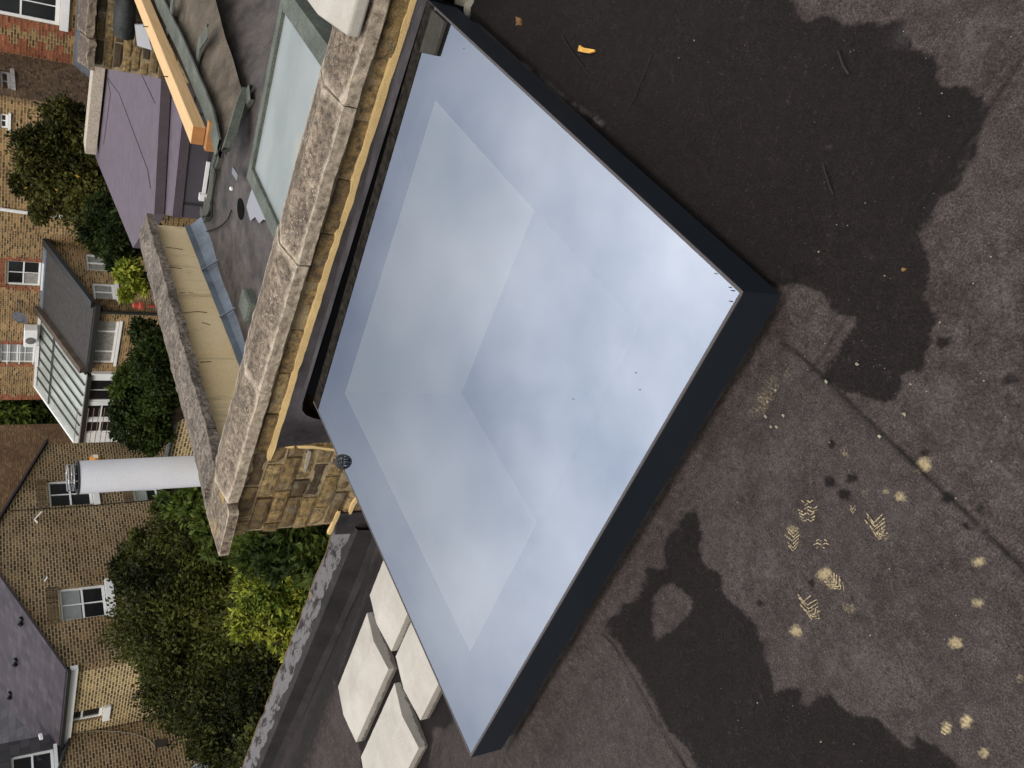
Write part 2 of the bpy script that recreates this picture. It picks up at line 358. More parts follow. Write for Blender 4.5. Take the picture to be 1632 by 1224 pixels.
M['orange'] = simple('orange_plastic', (.65, .27, .03), .5)
M['yellow'] = simple('yellow_scrap', (.75, .42, .09), .8, .15, 40)
M['ground'] = felt_plain('garden_soil_and_lawn', (.055, .06, .03), .5)
M['leaf_dark'] = leaf_mat('dark_leaf', (.012, .0145, .003), (.120, .128, .023))
M['leaf_mid'] = leaf_mat('mid_leaf', (.020, .034, .006), (.125, .165, .026))
M['leaf_bright'] = leaf_mat('bright_leaf', (.055, .095, .010), (.50, .51, .065))
M['leaf_yellowish'] = leaf_mat('flecked_leaf', (.020, .022, .004), (.125, .12, .026), (.40, .25, .03), .012)
M['leaf_ivy'] = leaf_mat('ivy_leaf', (.010, .017, .003), (.055, .078, .014))
M['dust'] = None
t = NT('pale_footprint_dust'); a = t.noise(330, 3, .7); d = t.n('ShaderNodeBsdfDiffuse'); d.inputs[0].default_value = (.52, .41, .235, 1); tr = t.n('ShaderNodeBsdfTransparent'); ms = t.n('ShaderNodeMixShader')
t.l(t.math('MULTIPLY', t.ramp(a, [(.36, 0), (.56, .92)]), t.ramp(t.noise(95, 3, .7), [(.34, .15), (.55, 1)])), ms.inputs[0]); t.l(tr.outputs[0], ms.inputs[1]); t.l(d.outputs[0], ms.inputs[2]); t.l(ms.outputs[0], t.out.inputs[0]); M['dust'] = t.m

# ================================================================== the flat roof we stand on
RZ = -.06
def sst(a, b, x):
    t = np.clip((x-a)/(b-a), 0, 1); return t*t*(3-2*t)
def roof_g(x):
    return np.interp(x, [-1, 0, .30, .52, 1.36, 1.60, 1.86, 2.2], [0, 0, .10, .243, .249, .36, .53, .56])
def roof_z(x, y):
    x = np.asarray(x, float); y = np.asarray(y, float)
    g = roof_g(x)-np.clip(y-3.2, 0, 3)*.045*(x > .3)
    return RZ-sst(1.0, 1.9, y)*g
def ax_lines(segs):
    o = []
    for a, b, s in segs: o += list(np.arange(a, b, s))
    return np.array(o+[segs[-1][1]])
gx = ax_lines([(-6, -1.2, .3), (-1.2, -.85, .03), (-.85, .02, .007), (.02, 1.78, .012), (1.78, 1.99, .03)])
gy = ax_lines([(-5, -.75, .25), (-.75, 0.0, .008), (0, 1.56, .008), (1.56, 3.5, .014), (3.5, 7, .1)])
GX, GY = np.meshgrid(gx, gy, indexing='ij')
GZ = roof_z(GX, GY)
P3 = np.stack([GX, GY, GZ], -1).reshape(-1, 3)
near = (P3[:, 0] > -1.2) & (P3[:, 1] > -.8) & (P3[:, 1] < 6.8)
PX = np.full((len(P3), 2), -9999.); PX[near] = proj_np(P3[near])
def vnoise(P, f, seed):
    # cheap smooth value noise on the roof plane
    q = P[:, :2]*f+seed*13.7; i = np.floor(q).astype(int); u = q-i; u = u*u*(3-2*u)
    def h(a, b): 
        s = np.sin(a*127.1+b*311.7+seed*74.7)*43758.5453; return s-np.floor(s)
    a, b = i[:, 0], i[:, 1]
    return (h(a, b)*(1-u[:, 0])+h(a+1, b)*u[:, 0])*(1-u[:, 1])+(h(a, b+1)*(1-u[:, 0])+h(a+1, b+1)*u[:, 0])*u[:, 1]-.5
def fbm(P, f, seed, o=4):
    return sum(vnoise(P, f*2**k, seed+k)/1.8**k for k in range(o))
def inpoly(Q, poly):
    x, y = Q[:, 0], Q[:, 1]; r = np.zeros(len(Q), bool); n = len(poly)
    for i in range(n):
        x1, y1 = poly[i]; x2, y2 = poly[(i+1) % n]
        if y1 == y2: continue
        r ^= ((y1 > y) != (y2 > y)) & (x < (x2-x1)*(y-y1)/(y2-y1)+x1)
    return r
# outlines of the wet stains (their corners are put onto the roof sheet itself)
W1 = [(690,-80),(1240,-80),(1260,0),(1286,37),(1308,26),(1337,33),(1374,40),(1418,44),(1440,29),(1447,59),(1466,88),(1495,99),(1491,129),(1510,145),(1543,141),(1554,154),(1572,162),(1565,206),(1561,235),(1469,368),(1477,397),(1482,448),(1477,481),(1499,514),(1479,547),(1469,584),(1436,595),(1438,624),(1422,639),(1385,635),(1363,628),(1337,613),(1311,597),(1370,505),(1333,503),(1322,485),(1319,470),(1289,455),(1260,459),(1230,470),(1100,380),(640,-60)]
W2 = [(1120,811),(1124,848),(1120,870),(1131,910),(1153,917),(1157,947),(1183,973),(1205,991),(1223,1028),(1227,1068),(1238,1105),(1267,1098),(1271,1120),(1286,1127),(1304,1105),(1322,1105),(1352,1138),(1403,1145),(1418,1164),(1451,1193),(1462,1171),(1495,1189),(1525,1215),(1554,1234),(1580,1330),(1140,1330),(1112,1224),(985,1015),(981,995),(983,980),(999,980),(996,961),(1018,947),(1036,903),(1058,903),(1065,862),(1084,844),(1098,811)]
W2h = [(1040,950),(1065,932),(1087,939),(1106,961),(1098,987),(1076,1005),(1043,1020)]
W3 = [(676,1290),(690,1186),(692,1161),(699,1158),(707,1163),(722,1150),(720,1090),(620,880),(580,958),(535,1085),(545,1120),(570,1180),(590,1290)]
W4 = [(604,880),(560,925),(430,1290),(470,1290),(545,1075),(585,955),(640,880)]
def soft(poly, wob=7, blur=2.2, seed=3):
    blur *= 2.2
    sc = np.clip(np.linalg.norm(P3-CAM, axis=1), .6, 9)
    base = PX+np.stack([fbm(P3, 16, seed), fbm(P3, 16, seed+9)], 1)*(wob*4/sc)[:, None]
    tot = np.zeros(len(P3))
    offs = [(0, 0)]+[(math.cos(a)*r, math.sin(a)*r) for r, n_ in ((.5, 6), (1, 10)) for a in np.arange(n_)*2*math.pi/n_]
    xs, ys = [p[0] for p in poly], [p[1] for p in poly]
    m = (PX[:, 0] > min(xs)-40) & (PX[:, 0] < max(xs)+40) & (PX[:, 1] > min(ys)-40) & (PX[:, 1] < max(ys)+40)
    for a, b in offs: tot[m] += inpoly(base[m]+np.array([a, b])*blur, poly)
    return tot/len(offs)
wet = np.maximum.reduce([soft(W1, 6), soft(W2, 6, 2.2, 5)*(1-soft(W2h, 4, 2.5, 6)), soft(W3, 4, 2, 7), soft(W4, 6, 6, 8)*.75])
def spot(x, y, rx, ry=None, s=.35, rot=0):
    ry = ry or rx; d = PX-np.array([x, y]); c, q = math.cos(rot), math.sin(rot)
    e = np.sqrt(((d[:, 0]*c+d[:, 1]*q)/rx)**2+((-d[:, 0]*q+d[:, 1]*c)/ry)**2)+fbm(P3, 60, int(x) % 50, 3)*.85
    return np.clip((1+s-e)/(2*s), 0, 1)
for x, y, r in [(1327,707,7),(1323,765,9),(1357,764,7),(1349,787,9),(1475,721,7),(1561,812,8),(1513,793,8),(1612,605,9),(1505,545,10),(1187,859,4),(1296,927,5),(1213,960,6),(1499,900,4),(1540,838,7),(1180,990,9)]:
    wet = np.maximum(wet, spot(x, y, r)*.95)
dust = np.zeros(len(P3))
for x, y, rx, ry, k, rot in [(1236,610,11,34,.34,.35),(1222,640,9,26,.42,.6),(1260,590,6,26,.3,-.15),(1250,700,5,70,.12,0),(1348,720,8,14,.45,0),(1473,742,11,13,.8,.5),(1435,792,8,8,.8,0),(1414,782,7,6,.6,0),(1381,784,7,6,.4,0),(1561,895,13,9,.75,0),(1561,960,10,9,.8,0),(1526,1024,9,9,.85,0),(1510,1160,8,10,1,0),(1541,1151,8,12,1,.5),(1572,1199,8,8,.7,0),(1628,1079,8,10,.55,0),(1271,1007,10,8,.8,.7),(1359,969,14,12,.4,0),(1315,915,11,9,.85,0),(1327,930,10,14,.5,0),(1266,843,9,8,.6,0),(1175,1158,4,10,.35,0),(1258,1180,14,16,.12,0),(1375,1015,7,16,.14,0),(1290,819,15,15,.22,0),(1266,858,13,16,.22,0),(1397,835,18,15,.22,0),(1294,968,17,18,.22,0),(1415,858,10,5,.5,.7)]:
    dust = np.maximum(dust, spot(x, y, rx, ry, .6, rot)*k)
def streak(pts, w, k):
    d = np.full(len(P3), 1e9)
    for (x1, y1), (x2, y2) in zip(pts[:-1], pts[1:]):
        a = np.array([x1, y1]); b = np.array([x2, y2])-a; t = np.clip(((PX-a)@b)/(b@b), 0, 1)
        d = np.minimum(d, np.linalg.norm(PX-a-t[:, None]*b, axis=1))
    return np.clip(1-d/w, 0, 1)*k*np.clip(.7+fbm(P3, 40, 31)*1.6, 0, 1)
pale = np.maximum.reduce([streak([(1595,370),(1600,420),(1608,500),(1616,590),(1622,650)], 4, .55), streak([(1490,690),(1530,740),(1590,790),(1640,830)], 5, .35), streak([(1590,740),(1632,790)], 10, .45), streak([(1180,890),(1190,970)], 2.2, .3), streak([(1288,1030),(1297,1050)], 3, .4), streak([(1600,918),(1622,922)], 3, .6), streak([(1383,965),(1400,1010)], 3, .25), streak([(1560,530),(1570,470)], 3, .12), streak([(1575,165),(1545,235),(1512,308)], 4, .2)])
scuff = pale*1.1
rs = random.Random(77)
for _ in range(46):
    x, y = rs.uniform(1130, 1625), rs.uniform(560, 1110); a = rs.gauss(1.1, .7); l_ = rs.uniform(6, 26); scuff = np.maximum(scuff, streak([(x, y), (x+math.cos(a)*l_*.5+rs.uniform(-2, 2), y+math.sin(a)*l_*.5), (x+math.cos(a)*l_, y+math.sin(a)*l_)], rs.uniform(1.2, 2.6), rs.uniform(.25, .75)))
for x, y, r in [(1170,860,26),(1230,900,20),(1380,1040,26),(1330,1060,18),(1420,1080,30),(1560,700,26),(1500,640,22),(1590,480,20),(1440,60,12),(1560,60,30),(1250,720,30),(1180,760,20)]:
    scuff = np.maximum(scuff, spot(x, y, r, r*1.4, .8, .5)*.24)
scuff = np.maximum(scuff, streak([(846,106),(872,122),(905,152),(940,178),(974,200)], 7, .75)*(1-0*wet))
# seams between the felt sheets: the upper sheet lies 3 mm proud of the lower one
L1y, L2x, L3y = .088, -.108, .985
jy = fbm(P3, 9, 41)*.006
top = np.zeros(len(P3))
X, Y = P3[:, 0], P3[:, 1]
sh0 = (Y > L1y+jy)*(X < -.03)
top += .003*sh0
sh2 = (X > L2x+jy)*(Y < L1y)
top += .0035*sh2
sh3 = (Y > L3y+jy)*(X < -.04)
top += .003*sh3
seamd = np.minimum.reduce([np.where(X < -.03, np.abs(Y-L1y-jy), 9), np.where(Y < L1y+.01, np.abs(X-L2x-jy), 9), np.where(X < -.04, np.abs(Y-L3y-jy), 9)])
seam = np.clip(1-seamd/.0075, 0, 1)*np.clip(.75+fbm(P3, 12, 44)*1.0, .4, .95)
P3[:, 2] += top
near2 = (P3[:, 0] > -1) & (P3[:, 0] < 2)
P3[:, 2] += np.where(near2, fbm(P3, 5, 61, 3)*.004, 0)
fil = np.maximum(np.clip(1-np.abs(np.where((Y > -.05) & (Y < 1.62), X, -9)+.0)/.075, 0, 1), np.clip(1-np.abs(np.where((X > -.05) & (X < 1.6), Y, -9))/.075, 0, 1))
P3[:, 2] += fil*.03
sheet = .45*sh3+.25*sh0*(1-sh3)
nx, ny = len(gx), len(gy)
idx = np.arange(nx*ny).reshape(nx, ny)
quads = np.stack([idx[:-1, :-1], idx[1:, :-1], idx[1:, 1:], idx[:-1, 1:]], -1).reshape(-1, 4)
qc = P3[quads].mean(1)
keep = ~((qc[:, 0] > .12) & (qc[:, 0] < 1.42) & (qc[:, 1] > .12) & (qc[:, 1] < 1.44))      # the hole the rooflight covers
quads = quads[keep]
me = bpy.data.meshes.new('flat_roof'); me.from_pydata(P3.tolist(), [], quads.tolist()); me.update()
for nm, arr in (('wet', wet), ('dust', dust), ('seam', seam), ('sheet', sheet.astype(float)), ('scuff', scuff)):
    a = me.attributes.new(nm, 'FLOAT', 'POINT'); a.data.foreach_set('value', np.ascontiguousarray(arr, dtype=np.float32))
me.polygons.foreach_set('use_smooth', [True]*len(me.polygons)); me.materials.append(M['felt'])
roof_o = bpy.data.objects.new('flat_roof', me); COL.objects.link(roof_o); tag(roof_o, 'dark mineral felt flat roof with wet stains and dusty boot prints', 'flat roof', kind='structure')
def rpt(x, y, lift=.0):
    p = on(x, y, 'z', RZ)
    for _ in range(3): p = on(x, y, 'z', float(roof_z(p[0], p[1]))+.003)
    return Vector((p[0], p[1], p[2]+lift))
# chevron treads of the boot prints
mb = MB()
def chevrons(cx_, cy_, w, h, n, ang=0, lw=1.5, amp=.6, zig=2, gap=.25, skew=0):
    c, s = math.cos(ang), math.sin(ang)
    for i in range(n):
        v = (i/(n-1)-.5)*h*1.15 if n > 1 else 0
        w_ = w*1.15; lw_ = lw*1.35; ww = w_*(1-.35*abs(2*i/(max(1, n-1))-1))*rnd.uniform(.8, 1.1); x0 = rnd.uniform(-.08, .08)*w+skew*v
        pts = []
        for k in range(zig*2+1):
            u = (k/(zig*2)-.5)*ww+x0; vv = v+(amp*w/(zig*2) if k % 2 else 0)
            pts.append((u, vv))
        for (a, b), (a2, b2) in zip(pts[:-1], pts[1:]):
            if rnd.random() < gap*.6: continue
            q = [(a, b-lw_/2), (a2, b2-lw_/2), (a2, b2+lw_/2), (a, b+lw_/2)]
            mb.face([rpt(cx_+u*c-v_*s, cy_+u*s+v_*c, .0045) for u, v_ in q][::-1])
chevrons(1290, 812, 28, 26, 7, 0, 1.5, .5, 2)
chevrons(1266, 855, 20, 24, 6, 0, 1.6, .9, 1)
chevrons(1310, 868, 23, 10, 3, 0, 1.5, -.5, 2)
chevrons(1362, 808, 14, 5, 2, 0, 1.6, 1.0, 1)
chevrons(1398, 830, 33, 20, 5, .08, 2.0, .9, 1, .1, .4)
chevrons(1408, 849, 15, 14, 5, .5, 1.6, .5, 1, .1)
chevrons(1330, 924, 24, 22, 6, -.75, 1.8, .95, 1, .1)
chevrons(1292, 962, 30, 24, 6, .1, 1.6, .7, 1.5 if False else 1, .15, .5)
chevrons(1299, 975, 14, 14, 4, -.75, 1.4, .8, 1)
chevrons(1510, 1160, 14, 14, 4, .6, 1.6, .1, 1)
chevrons(1541, 1151, 14, 16, 4, .6, 1.8, .1, 1)
obj('boot_print', mb, M['dust'], roof_o)

# ================================================================== rooflight
TX, TY, ZT = .0265, .0027, .0977
S0 = (1.536, 1.567)
def gt(x, y, dz=0): return (x, y, ZT+TX*x+TY*y+dz)
rl = thing('rooflight', (.75, .75, RZ), 'large square flat glass rooflight in a dark anthracite frame, reflecting the cloudy sky', 'rooflight')
mb = MB()
GXB = 1.478                                                      # back edge of the pane
g0 = .0075
pane_xy = [(g0, g0), (GXB, g0), (GXB, S0[1]-g0), (g0, S0[1]-g0)]
tp = [gt(x, y, .002) for x, y in pane_xy]; bt = [gt(x, y, -.022) for x, y in pane_xy]
i0 = len(mb.v); mb.v += tp+bt
mb.f.append([i0, i0+1, i0+2, i0+3]); mb.f.append([i0+7, i0+6, i0+5, i0+4]); mb.m[1] = 1
for k in range(4): mb.f.append([i0+k, i0+4+k, i0+4+(k+1) % 4, i0+(k+1) % 4]); mb.m[len(mb.f)-1] = 1
obj('glass_pane', mb, [M['glass_top'], M['glass_low']], rl)
# skirt: thin-topped metal frame on the four sides
mb = MB()
def skirt(a, b, inx, iny):
    (x0, y0), (x1, y1) = a, b
    c = []
    for z in (-.0977-.0, 0):
        pass
    lo0, lo1 = gt(x0, y0, -.0977), gt(x1, y1, -.0977); hi0, hi1 = gt(x0, y0, 0), gt(x1, y1, 0)
    w = .006
    mb.hexa([lo0, lo1, (lo1[0]+inx*w, lo1[1]+iny*w, lo1[2]), (lo0[0]+inx*w, lo0[1]+iny*w, lo0[2]), hi0, hi1, (hi1[0]+inx*w, hi1[1]+iny*w, hi1[2]), (hi0[0]+inx*w, hi0[1]+iny*w, hi0[2])])
W_, D_ = S0
skirt((0, 0), (W_, 0), 0, 1); skirt((0, D_), (0, .0061), 1, 0); skirt((W_, .0061), (W_, D_-.0061), -1, 0); skirt((W_, D_), (.0061, D_), 0, -1)
sk = obj('skirt_frame', mb, M['frame'], rl)
mb = MB()
for a, b in (((.0004, .0004), (W_, .0004)), ((.0004, D_-.0004), (.0004, .0004)), ((W_, D_-.0004), (.0004, D_-.0004))):
    p, q = gt(*a, .0028), gt(*b, .0028)
    d = Vector(q)-Vector(p); n = Vector((-d.y, d.x, 0)).normalized() if True else 0
    ctr = Vector((W_/2, D_/2, 0)); mid = (Vector(p)+Vector(q))/2
    if n.dot(Vector((ctr.x-mid.x, ctr.y-mid.y, 0))) < 0: n = -n
    w = n*.0062
    mb.hexa([Vector(p)-Vector((0, 0, .0026)), Vector(q)-Vector((0, 0, .0026)), Vector(q)+w-Vector((0, 0, .0026)), Vector(p)+w-Vector((0, 0, .0026)), p, q, Vector(q)+w, Vector(p)+w])
obj('edge_trim', mb, M['frame_top'], rl)
# black border under the pane with the inner opening, reveals down to the ceiling
IN = (.213, .232, 1.366, 1.382)
mb = MB()
def ring(z, o, i):
    (a0, b0, a1, b1), (c0, d0, c1, d1) = o, i
    for q in (((a0,b0),(a1,b0),(c1,d0),(c0,d0)), ((a1,b0),(a1,b1),(c1,d1),(c1,d0)), ((a1,b1),(a0,b1),(c0,d1),(c1,d1)), ((a0,b1),(a0,b0),(c0,d0),(c0,d1))):
        mb.face([gt(x, y, z) for x, y in q])
ring(-.026, (.012, .012, 1.525, 1.555), IN)
obj('black_border', mb, M['black'], rl)
mb = MB()
c = [(IN[0], IN[1]), (IN[2], IN[1]), (IN[2], IN[3]), (IN[0], IN[3])]
for k in range(4):
    a, b = c[k], c[(k+1) % 4]; mb.face([gt(*a, -.027), gt(*b, -.027), (b[0], b[1], -.385), (a[0], a[1], -.385)])
obj('white_reveal', mb, M['plaster'], rl)
mb = MB()
ra, rb_ = -.9, 1.5
mb.face([(ra, ra, -2.8), (rb_, ra, -2.8), (rb_, rb_, -2.8), (ra, rb_, -2.8)])
for a, b in (((ra, ra), (rb_, ra)), ((rb_, ra), (rb_, rb_)), ((rb_, rb_), (ra, rb_)), ((ra, rb_), (ra, ra))): mb.face([(*a, -2.8), (*b, -2.8), (*b, -.386), (*a, -.386)])
for q in (((ra,ra),(rb_,ra),(IN[2],IN[1]),(IN[0],IN[1])), ((rb_,ra),(rb_,rb_),(IN[2],IN[3]),(IN[2],IN[1])), ((rb_,rb_),(ra,rb_),(IN[0],IN[3]),(IN[2],IN[3])), ((ra,rb_),(ra,ra),(IN[0],IN[1]),(IN[0],IN[3]))):
    mb.face([(*p, -.386) for p in q])
obj('room_below', mb, M['room'], rl)
# felt-dressed kerb under the skirt
mb = MB()
ko = [(.022, .022), (1.51, .022), (1.51, 1.545), (.022, 1.545)]
for k in range(4):
    a, b = ko[k], ko[(k+1) % 4]; n = 26; top_r, bot_r = [], []
    for i in range(n+1):
        t_ = i/n; x = a[0]+(b[0]-a[0])*t_; y = a[1]+(b[1]-a[1])*t_
        top_r.append(gt(x, y, -.03)); bot_r.append((x, y, -.62 if k >= 1 and k < 3 else RZ-.1))
    mb.grid([bot_r, top_r])
obj('felt_kerb', mb, M['felt_dark'], rl)
# back strip behind the pane, with lap joints, and the dark corner tab
mb = MB(); ys = [-.0, .42, .80, 1.30, 1.45, 1.560]
for a, b in zip(ys[:-1], ys[1:]):
    mb.hexa([gt(GXB+.003, a+.0015, -.02), gt(1.536, a+.0015, -.02), gt(1.536, b-.0015, -.02), gt(GXB+.003, b-.0015, -.02), gt(GXB+.003, a+.0015, .0035), gt(1.536, a+.0015, .004), gt(1.536, b-.0015, .004), gt(GXB+.003, b-.0015, .0035)])
t = NT('mottled_back_strip'); a_ = t.noise(34, 6, .7); f_ = t.noise(160, 3, .7)
cc_ = t.mix(t.ramp(a_, [(.35, 0), (.68, 1)]), (.007, .006, .005), (.034, .028, .022)); cc_ = t.mix(t.ramp(f_, [(.68, 0), (.76, .6)]), cc_, (.22, .19, .15))
t.bsdf(cc_, 1.0, t.bump(a_, .5, .004), 0, .03)
obj('back_strip', mb, t.m, rl)
mb = MB(); mb.hexa([gt(1.374, .009, .0035), gt(1.476, .009, .0035), gt(1.480, .138, .0035), gt(1.378, .108, .0035), gt(1.374, .009, .013), gt(1.470, .009, .013), gt(1.474, .136, .013), gt(1.378, .106, .013)])
obj('corner_tab', mb, simple('grey_glazing_tape', (.052, .047, .039), .9, .15, 20, spec=.05), rl)
# thin sealant drips at the glass corner
mb = MB()
for x, y, s in ((.012, .03, .004), (.02, .012, .005), (.03, .011, .003), (.075, .0105, .003)):
    mb = MB(); mb.tube([gt(x, y, .003), gt(x+s, y+s*.4, .006)], [.0013, .0005], 5); obj('sealant_blob', mb, M['black'], rl)
for x, y in ((903,636), (1000,594), (1006,621), (742,78)):
    p = on(x, y, 'z', ZT+.03); p = gt(p[0], p[1], .0028); mb = MB(); mb.tube([(p[0]-.001, p[1], p[2]), (p[0]+.0012, p[1]+.0006, p[2]+.0004)], .0009, 5); obj('dirt_speck', mb, M['black'], rl)

# ================================================================== party wall behind the rooflight
SL = .036                                                       # its courses climb gently to the left
def WX(y): return 1.838+.0195*y                                 # brick face
pw = thing('party_wall', (2.0, 1, -.7), 'low yellow stock brick parapet wall with weathered saddleback coping running behind the rooflight', 'parapet wall')
def cop_piece(p0, p1, out, prof, name, mat, parent, n=14, jit=.0035, seed=0):
    # prof: list of (offset along out, height)
    p0 = Vector(p0); p1 = Vector(p1); out = Vector(out)
    # refine the profile so that noise can weather it
    pr = []
    for k in range(len(prof)):
        a = prof[k]; b = prof[(k+1) % len(prof)]; m = max(1, int(math.hypot(b[0]-a[0], b[1]-a[1])/.022))
        for i in range(m): pr.append((a[0]+(b[0]-a[0])*i/m, a[1]+(b[1]-a[1])*i/m))
    m = MB(); rings = []
    n = max(6, int((p1-p0).length/.03))
    for i in range(n+1):
        q = p0.lerp(p1, i/n); rings.append([q+out*o+Vector((0, 0, h)) for o, h in pr])
    m.loft(rings)
    m.v = [tuple(Vector(p)+noise.noise_vector(Vector(p)*38+Vector((seed, 0, 0)))*jit+noise.noise_vector(Vector(p)*9+Vector((0, seed, 0)))*jit*1.2) for p in m.v]
    return obj(name, m, mat, parent, smooth=False)
PROF = [(0, 0), (0, .046), (.155, .078), (.31, .046), (.31, 0), (.26, -.004), (.05, -.004)]
jy_ = [-4.2, -3.5, -2.8, -2.07, -1.35, -.62]+[on(x, y, 'x', 1.81)[1] for x, y in ((568,172), (492,427), (430,632))]+[2.455]
for i, (a, b) in enumerate(zip(jy_[:-1], jy_[1:])):
    f = lambda y: (1.797+.0195*y, y, .1425+SL*y+(.004 if i == 7 else 0))
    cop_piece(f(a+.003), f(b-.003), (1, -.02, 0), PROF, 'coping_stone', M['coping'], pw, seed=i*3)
# individual stock bricks
mb = MB(); cz = .115
rb = random.Random(21)
for r in range(-1, 10):
    y = -4.2+(r % 2)*.115+.06
    while y < 2.70:
        ln = rb.choice([.222, .222, .108, .215]) if r else .222
        y2 = min(y+ln, 2.725)
        if y2-y > .04:
            dx = rb.uniform(-.008, .008)
            zz = .128-.0785*(r+1)
            x0, x1 = WX(y)+dx, WX(y2)+dx
            h0, h1 = zz+SL*y, zz+SL*y2
            e = .006+rb.uniform(0, .004); tint = rb.uniform(.05, .3) if rb.random() < .12 else rb.uniform(.42, 1)
            jj = lambda: rb.uniform(-.004, .004)
            c = [(x0+.004, y, h0+jj()), (x0+.11, y, h0), (x1+.11, y2, h1), (x1+.004, y2, h1+jj()), (x0+.004, y, h0+.066+jj()), (x0+.11, y, h0+.066), (x1+.11, y2, h1+.066), (x1+.004, y2, h1+.066+jj())]
            fr = [(x0, y+e, h0+e), (x1, y2-e, h1+e), (x1, y2-e, h1+.066-e), (x0, y+e, h0+.066-e)]
            i0 = len(mb.v); mb.v += c
            for q in ((4,5,6,7), (0,1,5,4)[::1], (2,3,7,6), (3,2,1,0)): mb.f.append([i0+k for k in q]); mb.t[len(mb.f)-1] = tint
            # front face as a small bumpy grid
            nxs = max(2, int((y2-y)/.022)); nzs = 4; G = []
            for a in range(nzs+1):
                row = []
                for b in range(nxs+1):
                    u, v = b/nxs, a/nzs
                    edge = (a in (0, nzs)) or (b in (0, nxs))
                    yy = y+(y2-y)*u; z_ = h0+(h1-h0)*u+.066*v; xx = x0+(x1-x0)*u
                    if edge: xx += .006
                    nn = noise.noise(Vector((xx*30, yy*30, z_*30)))*.006+noise.noise(Vector((xx*9+r, yy*9, z_*9)))*.008
                    row.append((xx+nn, yy, z_+noise.noise(Vector((yy*14, z_*14, r)))*.004))
                G.append(row)
            mb.grid(G, tint=tint)
        y = y2+.011+rb.uniform(-.002, .003)
obj('brickwork', mb, M['brick_near'], pw)
mb = MB()
G = []
for a in range(26):
    z_ = .15-.9*a/25; G.append([(WX(y)+.011+noise.noise(Vector((y*22, z_*22, 5)))*.005, y, z_+SL*y) for y in np.arange(-4.2, 2.731, .02)])
mb.grid(G)
mb.box((WX(0)+.07, -4.2, -.8), (WX(0)+.22, 2.72, -.04))
obj('mortar_bed', mb, M['mortar_old'], pw)
# new yellow mortar pointing above the lead, and short dabs lower down
def ribbon(pts, w0, thick, xplane, m, name, parent, amp=.006, seed=1):
    mb = MB(); rows = []
    P = []
    for (x, y) in pts: P.append(Vector(on(x, y, 'x', xplane)))
    L_ = []
    for a, b in zip(P[:-1], P[1:]):
        k = max(2, int((b-a).length/.02)); L_ += [a.lerp(b, i/k) for i in range(k)]
    L_.append(P[-1]); r0, r1, r2, r3 = [], [], [], []
    for i, p in enumerate(L_):
        ta = L_[min(i+1, len(L_)-1)]-L_[max(i-1, 0)]; ta.normalize(); nn = Vector((0, -ta.z, ta.y))
        w = w0*(1+noise.noise(Vector((i*.31, seed, 0)))*.45)/2; o = noise.noise(Vector((i*.17, seed+4, 0)))*amp
        if i in (0, len(L_)-1): w *= .6
        c = Vector((WX(p.y), p.y, p.z))+nn*o
        r0.append(c+nn*w+Vector((.006, 0, 0))); r1.append(c+nn*w*.8-Vector((thick, 0, 0))); r2.append(c-nn*w*.8-Vector((thick, 0, 0))); r3.append(c-nn*w+Vector((.006, 0, 0)))
    mb.grid([r3, r2, r1, r0]); return obj(name, mb, m, parent)
ribbon([(860,-900),(700,-150),(655,0),(610,140),(540,370),(470,600),(430,737)], .031, .008, 1.86, M['mortar_new'], 'mortar_pointing', pw, .005, 1)
ribbon([(456,716),(500,716),(543,722)], .02, .006, 1.86, M['mortar_new'], 'mortar_pointing', pw, .004, 2)
ribbon([(571,793),(563,806),(558,820)], .026, .008, 1.88, M['mortar_new'], 'mortar_pointing', pw, .002, 3)
ribbon([(541,815),(533,835),(525,853)], .026, .008, 1.88, M['mortar_new'], 'mortar_pointing', pw, .002, 4)
ribbon([(494,718),(489,740),(485,752)], .018, .005, 1.88, simple('grey_pointing', (.38, .34, .27), .95, .15), 'mortar_pointing', pw, .002, 5)
# lead dressed from the wall down to the rooflight
mb = MB(); rows = [[] for _ in range(7)]
for i in range(110):
    y = -2.6+i*(2.135+2.6)/109
    wob = noise.noise(Vector((y*3.1, 0, 2)))*.008; wb_ = noise.noise(Vector((y*7, 3, 2)))*.004
    zt = .036+.0345*y+wob; wx = WX(y)
    e = max(float(sst(1.66, 2.10, y)), float(sst(.03, .30, -y))); xf = 1.596+.022*max(0, y)+wb_*.5; zf = .122+.018*y
    shelf = [(wx-.004, zt+.016), (wx-.010, zt-.004), (wx-.032, zt-.03+wb_), (1.785, .062+wb_+.02*y), (1.715, .092+wb_*.8+.018*y), (xf+.012, zf), (xf, zf-.007)]
    flap = [(wx-.004, zt+.016), (wx-.009, zt-.02), (wx-.010, zt-.07), (wx-.012, zt-.14), (wx-.014, zt-.21), (wx-.018, zt-.28), (wx-.030, zt-.36)]
    for k in range(7):
        a, b = shelf[k], flap[k]; rows[k].append((a[0]+(b[0]-a[0])*e, y-.05*e*(k/6)*(y > 0), a[1]+(b[1]-a[1])*e))
mb.grid(rows)
ml_ = MB(); ml_.grid([[(p[0]+.006, p[1], -.4) for p in rows[6][60:98]], [(p[0]+.006, p[1], p[2]-.002) for p in rows[6][60:98]]]); obj('gap_shade', ml_, M['black'], pw)  # black sheet added under the lead lip to paint the gap's shade
obj('lead_flashing', mb, M['lead'], pw, smooth=True)
mb = MB()
q = [on(*p, 'x', WX(2.62)-.006) for p in ((541,819),(590,816),(606,846),(590,849),(534,852))]
qb = [(p[0]+.02, p[1], p[2]) for p in q]
mb.face(q[::-1]); 
for k in range(5): mb.face([q[k], q[(k+1) % 5], qb[(k+1) % 5], qb[k]])
q2 = [on(*p, 'x', WX(2.62)-.011) for p in ((572,838),(600,836),(620,850),(590,851))]
mb.face(q2[::-1])
obj('lead_flashing', mb, M['lead'], pw)
